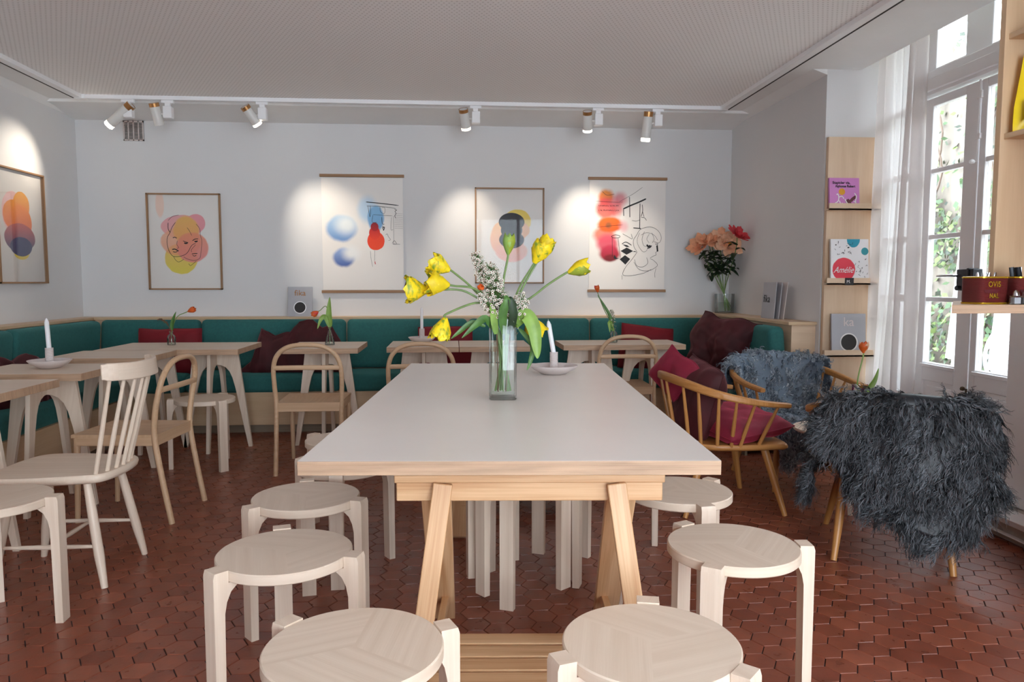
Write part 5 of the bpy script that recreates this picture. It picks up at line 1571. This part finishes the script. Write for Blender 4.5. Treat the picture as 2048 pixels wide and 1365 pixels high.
b1 = Vector((-2.05, 5.62, .74)); bottle('round', *b1, 'ribbed glass bud vase on the left corner table', .100)
tulip('orange tulip bending right in the bud vase on the left corner table', -1.895, 5.60, .995, (.85, 0, .35), .058, .022, .05, ('orange',), 61, (0, 0, .01), (.005, 0, .10), (-.02, 0, .03), group='single tulips in bud vases', base=b1, ruffle=.002, stem_r=.003, n=6,
      leaves=[([(-2.04, 5.61, .85), (-2.03, 5.60, .91), (-2.0, 5.59, .985)], .028, 'leaf')])
waxflower('dried grey-brown wax sprig in the left corner bud vase', b1, (0, 0, .01), [(-2.055, 5.61, .86), (-2.09, 5.61, .91), (-2.13, 5.61, .93)], .018, 26, 62, 'wax sprigs in bud vases', mats=('twig', 'florc'))
b2 = Vector((-.905, 5.56, .74)); bottle('cone', *b2, 'conical glass bud vase on the small table behind the hoop-back chair', .135)
tulip('faded orange tulip drooping left from the conical bud vase', -1.0, 5.52, .972, (-.85, 0, -.5), .055, .023, .05, ('orange', 'coral'), 63, (0, 0, .01), (.0, 0, .13), (.02, 0, .09), group='single tulips in bud vases', base=b2, ruffle=.002, stem_r=.003,
      leaves=[([(-.90, 5.55, .87), (-.905, 5.54, .96), (-.895, 5.53, 1.09)], .045, 'lleaf'), ([(-.905, 5.55, .87), (-.93, 5.54, .945), (-.96, 5.53, .93), (-.985, 5.52, .86)], .036, 'lleaf')])
b3 = Vector((1.205, 5.58, .74)); bottle('round', *b3, 'rounded glass bud vase on the right-hand back table', .110)
tulip('red-orange tulip bud leaning left above the right-hand back table', 1.075, 5.58, 1.148, (-.2, 0, 1), .055, .020, .0, ('orange', 'coral'), 64, (0, 0, .01), (.0, 0, .11), (-.01, 0, 0), group='single tulips in bud vases', base=b3, ruffle=.001, stem_r=.003,
      leaves=[([(1.19, 5.57, .83), (1.175, 5.56, .93), (1.12, 5.56, 1.03), (1.075, 5.56, 1.10)], .024, 'leaf'), ([(1.20, 5.57, .83), (1.165, 5.56, .90), (1.17, 5.55, .82)], .03, 'lleaf')])
waxflower('small greyish wax flower sprig in the right-hand back bud vase', b3, (0, 0, .01), [(1.20, 5.57, .87), (1.195, 5.57, .94), (1.185, 5.57, .985)], .028, 46, 65, 'wax sprigs in bud vases')
b4 = Vector((2.08, 3.72, .425)); bottle('round', *b4, 'little glass vase on the low side table between the sheepskins', .12)
tulip('upright orange and pink tulip above the low side table', 2.118, 3.72, .862, (.02, 0, 1), .062, .026, .0, ('orange', 'orange', 'peach2'), 66, (0, 0, .01), (.01, 0, .12), (-.012, 0, 0), group='single tulips in bud vases', base=b4, ruffle=.001, stem_r=.0036, smat='lleaf',
      leaves=[([(2.09, 3.71, .55), (2.125, 3.70, .62), (2.165, 3.69, .69), (2.185, 3.69, .755)], .032, 'lleaf')])
waxflower('little cluster of white wax flowers in the side table vase', b4, (0, 0, .01), [(2.08, 3.71, .53), (2.085, 3.71, .60), (2.09, 3.71, .66)], .032, 70, 67, 'wax sprigs in bud vases')

# peonies in the corner
pb = Vector((2.375, 6.44, .927))
t = thing('glass_cylinder_vase', 'short clear cylinder vase of peonies standing in the right corner ledge', 'vase', tuple(pb))
m = MB(); m.lathe([(0, 0), (.078, 0), (.081, .004), (.086, .168), (.083, .168), (.078, .012), (0, .012)], n=36); m.build('glass_body', M['vase'], t, uv=False, smooth=50)
m = MB(); m.lathe([(0, .013), (.076, .013), (.079, .09), (0, .09)], n=30); m.build('water', M['water'], t, uv=False)
for i, (x, z_, y, mt, r, lb, axx) in enumerate([
    (2.135, 1.515, 6.40, ('peach',), .052, 'orange-peach peony at the far left of the corner bouquet', (-.8, -.5, .6)),
    (2.195, 1.555, 6.38, ('peach',), .045, 'orange-peach peony second from the left in the corner bouquet', (-.3, -.5, 1)),
    (2.245, 1.585, 6.46, ('peach',), .040, 'small peach peony bud at the back of the corner bouquet', (-.1, 0, 1)),
    (2.325, 1.555, 6.35, ('peach2', 'peach'), .050, 'pale pink peony with a yellow centre in the middle of the bouquet', (-.1, -1, .5)),
    (2.415, 1.520, 6.33, ('peach2',), .056, 'large cream peony with a yellow centre facing the room', (.1, -1, .35)),
        (2.39, 1.590, 6.15, ('coral',), .050, 'coral-red peony at the upper right of the corner bouquet', (.4, -.6, .8))]):
    x = min(x, 2.40); t = thing('peony', lb, 'flower', tuple(pb), 0, 'peonies in the corner vase')
    if i == 5: x = 2.38
    if i == 4: x = 2.365
    if i == 3: x = 2.29
    c = Vector((x, y, z_)) - pb; ax = Vector(axx).normalized()
    m = MB(); m.tube(smooth_pts([(-c.x * .35, .02 - .01 * i, .018), (c.x * .1, 0, .2), c * .75 + Vector((0, 0, .02)), c - ax * r * .5], 6), .0042, 7); m.build('stem', M['stem'], t, uv=False)
    m = MB()
    petal_bloom(m, c - ax * r * .5, ax, r * 1.1, r * .95, 9, .8, .008, tuple(range(len(mt))), 70 + i, 1)
    petal_bloom(m, c - ax * r * .35, ax, r * .95, r * .75, 8, .35, .008, tuple(range(len(mt))), 80 + i, 1)
    petal_bloom(m, c - ax * r * .25, ax, r * .8, r * .5, 7, .1, .006, tuple(range(len(mt))), 90 + i, 1)
    m.build('petals', [M[q] for q in mt], t, smooth=70, uv=False)
    if i in (3, 4):
        m = MB(); m.lathe([(0, 0), (r * .30, .004), (r * .22, .014), (0, .016)], (0, 0, 0), 12, 0, Matrix.Translation(c + ax * r * .15) @ rot_to(ax), cap=False); m.build('stamens', M['pollen'], t, uv=False)
    rnd = random.Random(i + 5)
    m = MB()
    for k in range(11):
        q = c * rnd.uniform(.55, .88); a_ = rnd.uniform(0, 2 * PI); d_ = Vector((math.cos(a_), math.sin(a_) * .7 - .25, rnd.uniform(-.5, .25))); Ln = rnd.uniform(.09, .15)
        q.y = min(q.y, .05); q.x = min(q.x, .02)
        if q.x + d_.x * Ln > .08: d_.x = -abs(d_.x)
        if q.y + d_.y * Ln > .13: d_.y = -abs(d_.y)
        blade([q, q + d_ * Ln * .5 + Vector((0, 0, .012)), q + d_ * Ln - Vector((0, 0, .01))], .050, 0, m)
    m.build('leaves', M['dleaf'], t, smooth=60, uv=False)

# ------------------------------------------------------------------ bar at the right edge
t = thing('bar_counter', 'oak-edged plywood bar counter entering at the right edge of the photo', 'counter', (0, 0, 0))
m = MB(); m.prism([(1.53, 2.2, 1.102), (2.71, 2.2, 1.102), (2.71, 2.64, 1.102), (1.84, 2.64, 1.102)], (0, 0, .027), 0, (1, 0, 0), side=1); m.build('countertop', [M['plypale'], M['edge']], t, bevel=.001)
m = MB(); m.span((2.22, 2.24, 0), (2.69, 2.62, 1.102)); m.build('counter_body', M['ply'], t, bevel=.003)
t = thing('shelf_unit', 'tall plywood shelf unit standing on the bar counter', 'shelf', (0, 0, 0))
m = MB(); m.span((1.822, 2.415, 1.129), (2.15, 2.44, 2.58)); m.build('side_panel', M['ply'], t, bevel=.001)
m = MB(); m.span((2.15, 1.55, 1.129), (2.17, 2.44, 2.58)); m.build('back_panel', M['ply'], t, bevel=.001)
for z in (1.675, 2.00, 2.33):
    m = MB(); m.span((1.835, 1.55, z - .0), (2.15, 2.415, z + .018)); m.build('shelf_board', M['ply'], t, bevel=.001)
m = MB(); m.span((1.822, 1.52, 1.129), (2.15, 1.55, 2.58)); m.build('side_panel', M['ply'], t, bevel=.001)
# snack bag
t = thing('snack_bag', 'bright yellow snack bag with red lettering on the shelf unit', 'bag', (1.955, 2.368, 1.694)); t.rotation_euler = (0, 0, -.1)
m = MB()
def bagf(sg):
    def f(u, v):
        a = 2 * u - 1; x = a * .118 * (1 - .30 * max(0, v - .3)); z = v * .25
        e = (max(0, 1 - a ** 4)) * (max(0, math.sin(PI * min(1, v * .9 + .06)))) ** .6
        return Vector((x, sg * .038 * e + .004 * noise.noise(Vector((x * 20, z * 14, sg))), z))
    return f
m.grid(bagf(-1), 24, 24); m.grid(lambda u, v: bagf(1)(1 - u, v), 24, 24); m.build('foil_bag', M['bag'], t, smooth=60, uv=False)
text('BA', .080, (-.104, -.040, .030), FR, 'bagblue', t, ext=.001, bold=.010)
text('BA', .080, (-.101, -.042, .035), FR, 'bagred', t, ext=.001, bold=.006)
m = MB(); m.prism([(-.092, -.040, .100), (.02, -.043, .104), (.01, -.043, .165), (-.050, -.040, .150)], (0, .004, 0)); m.build('red_emblem', M['bagred'], t, uv=False)
# tins
def tin(x, y, label, w_=.105, d_=.09, rz=.0):
    t = thing('food_tin', label, 'tin', (x, y, 1.129), rz, 'dark red food tins on the bar')
    def rr_(hx, hy, z, r=.018):
        o = []
        for q in range(4):
            for k in range(5):
                an = PI / 2 * q + PI / 2 * k / 4; cx_, cy_ = [(1, 1), (-1, 1), (-1, -1), (1, -1)][q]
                o.append(Vector((cx_ * (hx - r) + r * math.cos(an), cy_ * (hy - r) + r * math.sin(an), z)))
        return o
    def band(rs, nm, mt):
        m = MB(); vs = [p for k, z_ in rs for p in rr_(w_ / 2 + k, d_ / 2 + k, z_)]; n_ = len(rs)
        m.add(vs, [(j * 20 + k, j * 20 + (k + 1) % 20, j * 20 + 20 + (k + 1) % 20, j * 20 + 20 + k) for j in range(n_ - 1) for k in range(20)])
        m.build(nm, M[mt], t, smooth=50)
    ribs = []
    z_ = .006
    while z_ < .082: ribs += [(0, z_), (.0006, z_ + .001)]; z_ += .0025
    band(ribs, 'tin_wall', 'tinred')
    band([(0, 0), (.0015, .002), (.0015, .005), (0, .006)], 'bottom_rim', 'tingold'); band([(0, .082), (.0015, .083), (.0015, .087), (-.001, .088), (-.003, .087), (-.003, .070)], 'top_rim', 'tingold')
    m = MB(); m.add(rr_(w_ / 2 - .001, d_ / 2 - .001, .004), [tuple(range(20))]); m.build('tin_base', M['tingold'], t)
    text('OVIS', .025, (.016, -d_ / 2 - .0015, .055), FR, 'tingold', t, align='RIGHT', bold=.0003, sx=.8, space=1.1)
    text('NAL', .021, (.010, -d_ / 2 - .0015, .020), FR, 'tingold', t, align='RIGHT', bold=.0003, sx=.8, space=1.1)
    m = MB(); m.prism([(-.045, -d_ / 2 - .001, .045), (-.01, -d_ / 2 - .001, .048), (.018, -d_ / 2 - .001, .045), (.0, -d_ / 2 - .001, .036), (-.04, -d_ / 2 - .001, .036)], (0, -.0005, 0)); m.build('fish_emblem', plain('dark_red_print', (84, 14, 24), .4), t, uv=False)
    return t


tin(1.700, 2.29, 'dark red anchovy tin holding cutlery, left one of two on the bar', rz=.12)
tin(1.822, 2.285, 'dark red anchovy tin with black-handled cutlery, right one on the bar', rz=.06)
rnd = random.Random(3)
for k in range(7):
    x, y = 1.700 + rnd.uniform(-.035, .035), 2.29 + rnd.uniform(-.028, .028)
    m = MB(); tx, ty = rnd.uniform(-.12, .12), rnd.uniform(-.1, .1)
    P = [Vector((0, 0, .008)), Vector((tx * .05, ty * .05, .05)), Vector((tx * .09, ty * .09, .078)), Vector((tx * .105, ty * .105, .089)), Vector((tx * .12, ty * .12, .101))]
    m.tube(P, [.002, .002, .003, .006, .003], 8, flat=(1, .3)); o = m.build('fork', M['chrome'], loc=(x, y, 1.129), uv=False)
    tag(o, 'small steel fork standing in the left tin on the bar', 'fork', 'steel forks in the left tin')
for k in range(6):
    x, y = 1.822 + rnd.uniform(-.03, .03), 2.285 + rnd.uniform(-.026, .026)
    m = MB(); tx, ty = rnd.uniform(-.35, .1), rnd.uniform(-.15, .1)
    P = [Vector((0, 0, .008)), Vector((tx * .03, ty * .03, .05)), Vector((tx * .06, ty * .06, .085)), Vector((tx * .09, ty * .09, .118))]
    m.tube(P, [.0025, .004, .008, .007], 8, flat=(1, .5)); o = m.build('knife', M['blackm'] if k % 3 else M['chrome'], loc=(x, y, 1.129), uv=False)
    tag(o, 'knife standing handle up in the right tin on the bar', 'knife', 'knives in the right tin')
for k, x in enumerate((1.747, 1.781)):
    t = thing('shaker', ('left' if k == 0 else 'right') + ' glass salt-and-pepper shaker before the red tins', 'shaker', (x, 2.212, 1.129), .1, 'glass shakers on the bar')
    m = MB(); m.span((-.014, -.011, 0), (.014, .011, .028)); m.build('glass_body', M['vase'], t, bevel=.002, uv=False)
    m = MB(); m.span((-.011, -.008, .003), (.011, .008, .022)); m.build('contents', M['greypaper'], t, uv=False)
    m = MB(); m.lathe([(.010, .028), (.010, .034), (.008, .040), (.003, .045), (0, .046)], n=14); m.build('metal_cap', M['chrome'], t, uv=False)

# ------------------------------------------------------------------ the courtyard outside
m = MB(); m.span((3.12, -4, -.25), (9, 13, -.05)); struct(m.build('courtyard_ground', M['pave']))
m = MB(); m.span((6.1, -4, -.1), (6.3, 13, 3.9)); struct(m.build('courtyard_wall', M['plaster']))
rnd = random.Random(12); m = MB()
for i in range(30):
    y = rnd.uniform(5, 12); P = [Vector((6.05, y, 0))]
    for k in range(7): P.append(Vector((6.04 - rnd.uniform(0, .06), P[-1].y + rnd.uniform(-.3, .3), .5 * (k + 1) + rnd.uniform(-.1, .1))))
    m.tube(smooth_pts(P, 3), .012, 5, uv if False else 3)
for i in range(15000):
    y = rnd.uniform(4.5, 12.5); z = rnd.uniform(0, 4.1)
    dn = noise.noise(Vector((y * 1.1, z * 1.3, 4))) + .25 * (1.6 - z)
    if dn < -.12 and rnd.random() < .8: continue
    x = 6.08 - abs(rnd.gauss(0, .10)) - .12 * max(0, dn); s_ = rnd.uniform(.03, .065)
    n_ = Vector((-1, rnd.gauss(0, .5), rnd.gauss(.4, .5))).normalized(); u_ = n_.orthogonal().normalized(); w_ = n_.cross(u_)
    a_ = rnd.uniform(0, 6.28); u2 = u_ * math.cos(a_) + w_ * math.sin(a_); w2_ = n_.cross(u2); p = Vector((x, y, z))
    m.add([p - u2 * s_, p - w2_ * s_ * .6 + u2 * s_ * .1, p + u2 * s_, p + w2_ * s_ * .6 + u2 * s_ * .1], [(0, 1, 2, 3)], rnd.choice((0, 0, 1, 1, 2)))
o = m.build('ivy', [M['iv1'], M['iv2'], M['iv3'], M['branch']], smooth=0, uv=False); tag(o, 'ivy climbing the courtyard wall outside the doors', 'ivy', kind='stuff')


def parasol(x, y, label, lean):
    t = thing('folded_parasol', label, 'parasol', (x, y, -.05), 0, 'white folded parasols outside'); t.rotation_euler = (lean, 0, 0)
    m = MB(); m.tube([(0, 0, 0), (0, 0, 3.0)], .022, 10); m.build('pole', M['whitem'], t, uv=False)
    m = MB(); m.grid(lambda u, v: Vector(((.03 + .035 * (1 - v)) * (1 + .18 * math.sin(u * 2 * PI * 8)) * math.cos(u * 2 * PI), (.03 + .035 * (1 - v)) * (1 + .18 * math.sin(u * 2 * PI * 8)) * math.sin(u * 2 * PI), .5 + 2.4 * v)), 64, 8, cu=True); m.build('folded_canopy', M['parasol'], t, uv=False, smooth=80)
    m = MB(); m.lathe([(0, 0), (.22, 0), (.22, .04), (.03, .06), (0, .06)], n=24); m.build('base', M['stone'], t, uv=False)


parasol(4.6, 6.02, 'white folded parasol outside, seen through the right door leaf', .07)
parasol(4.9, 7.02, 'white folded parasol farther back, seen through the left door leaf', .09)
t = thing('garden_chair', 'white lattice-back metal garden chair outside the right door leaf', 'chair', (4.4, 5.47, -.05), -.5)
m = MB(); ov = [(.25 * math.cos(a), 0, .66 + .30 * math.sin(a)) for a in [i * 2 * PI / 32 for i in range(32)]]; m.tube(ov, .014, 8, closed=True)
for k in range(-5, 6):
    for s in (-1, 1):
        c_ = k * .075; L_ = []
        for q in range(-12, 13):
            xx = q * .03; zz = s * xx + c_
            if (xx / .25) ** 2 + (zz / .30) ** 2 < 1: L_.append((xx, 0, .66 + zz))
        if len(L_) > 1: m.tube([L_[0], L_[-1]], .010, 5)
m.build('lattice_back', M['parasol'], t, uv=False)
m = MB(); m.lathe([(0, .46), (.24, .46), (.25, .47), (.24, .48), (0, .48)], (0, .22, 0), 28); m.build('seat', M['parasol'], t, uv=False)
for sx_ in (-1, 1):
    for y in (.04, .40): m = MB(); m.tube([(sx_ * .17, y, .46), (sx_ * .2, y, 0)], .012, 8); m.build('leg', M['parasol'], t, uv=False)
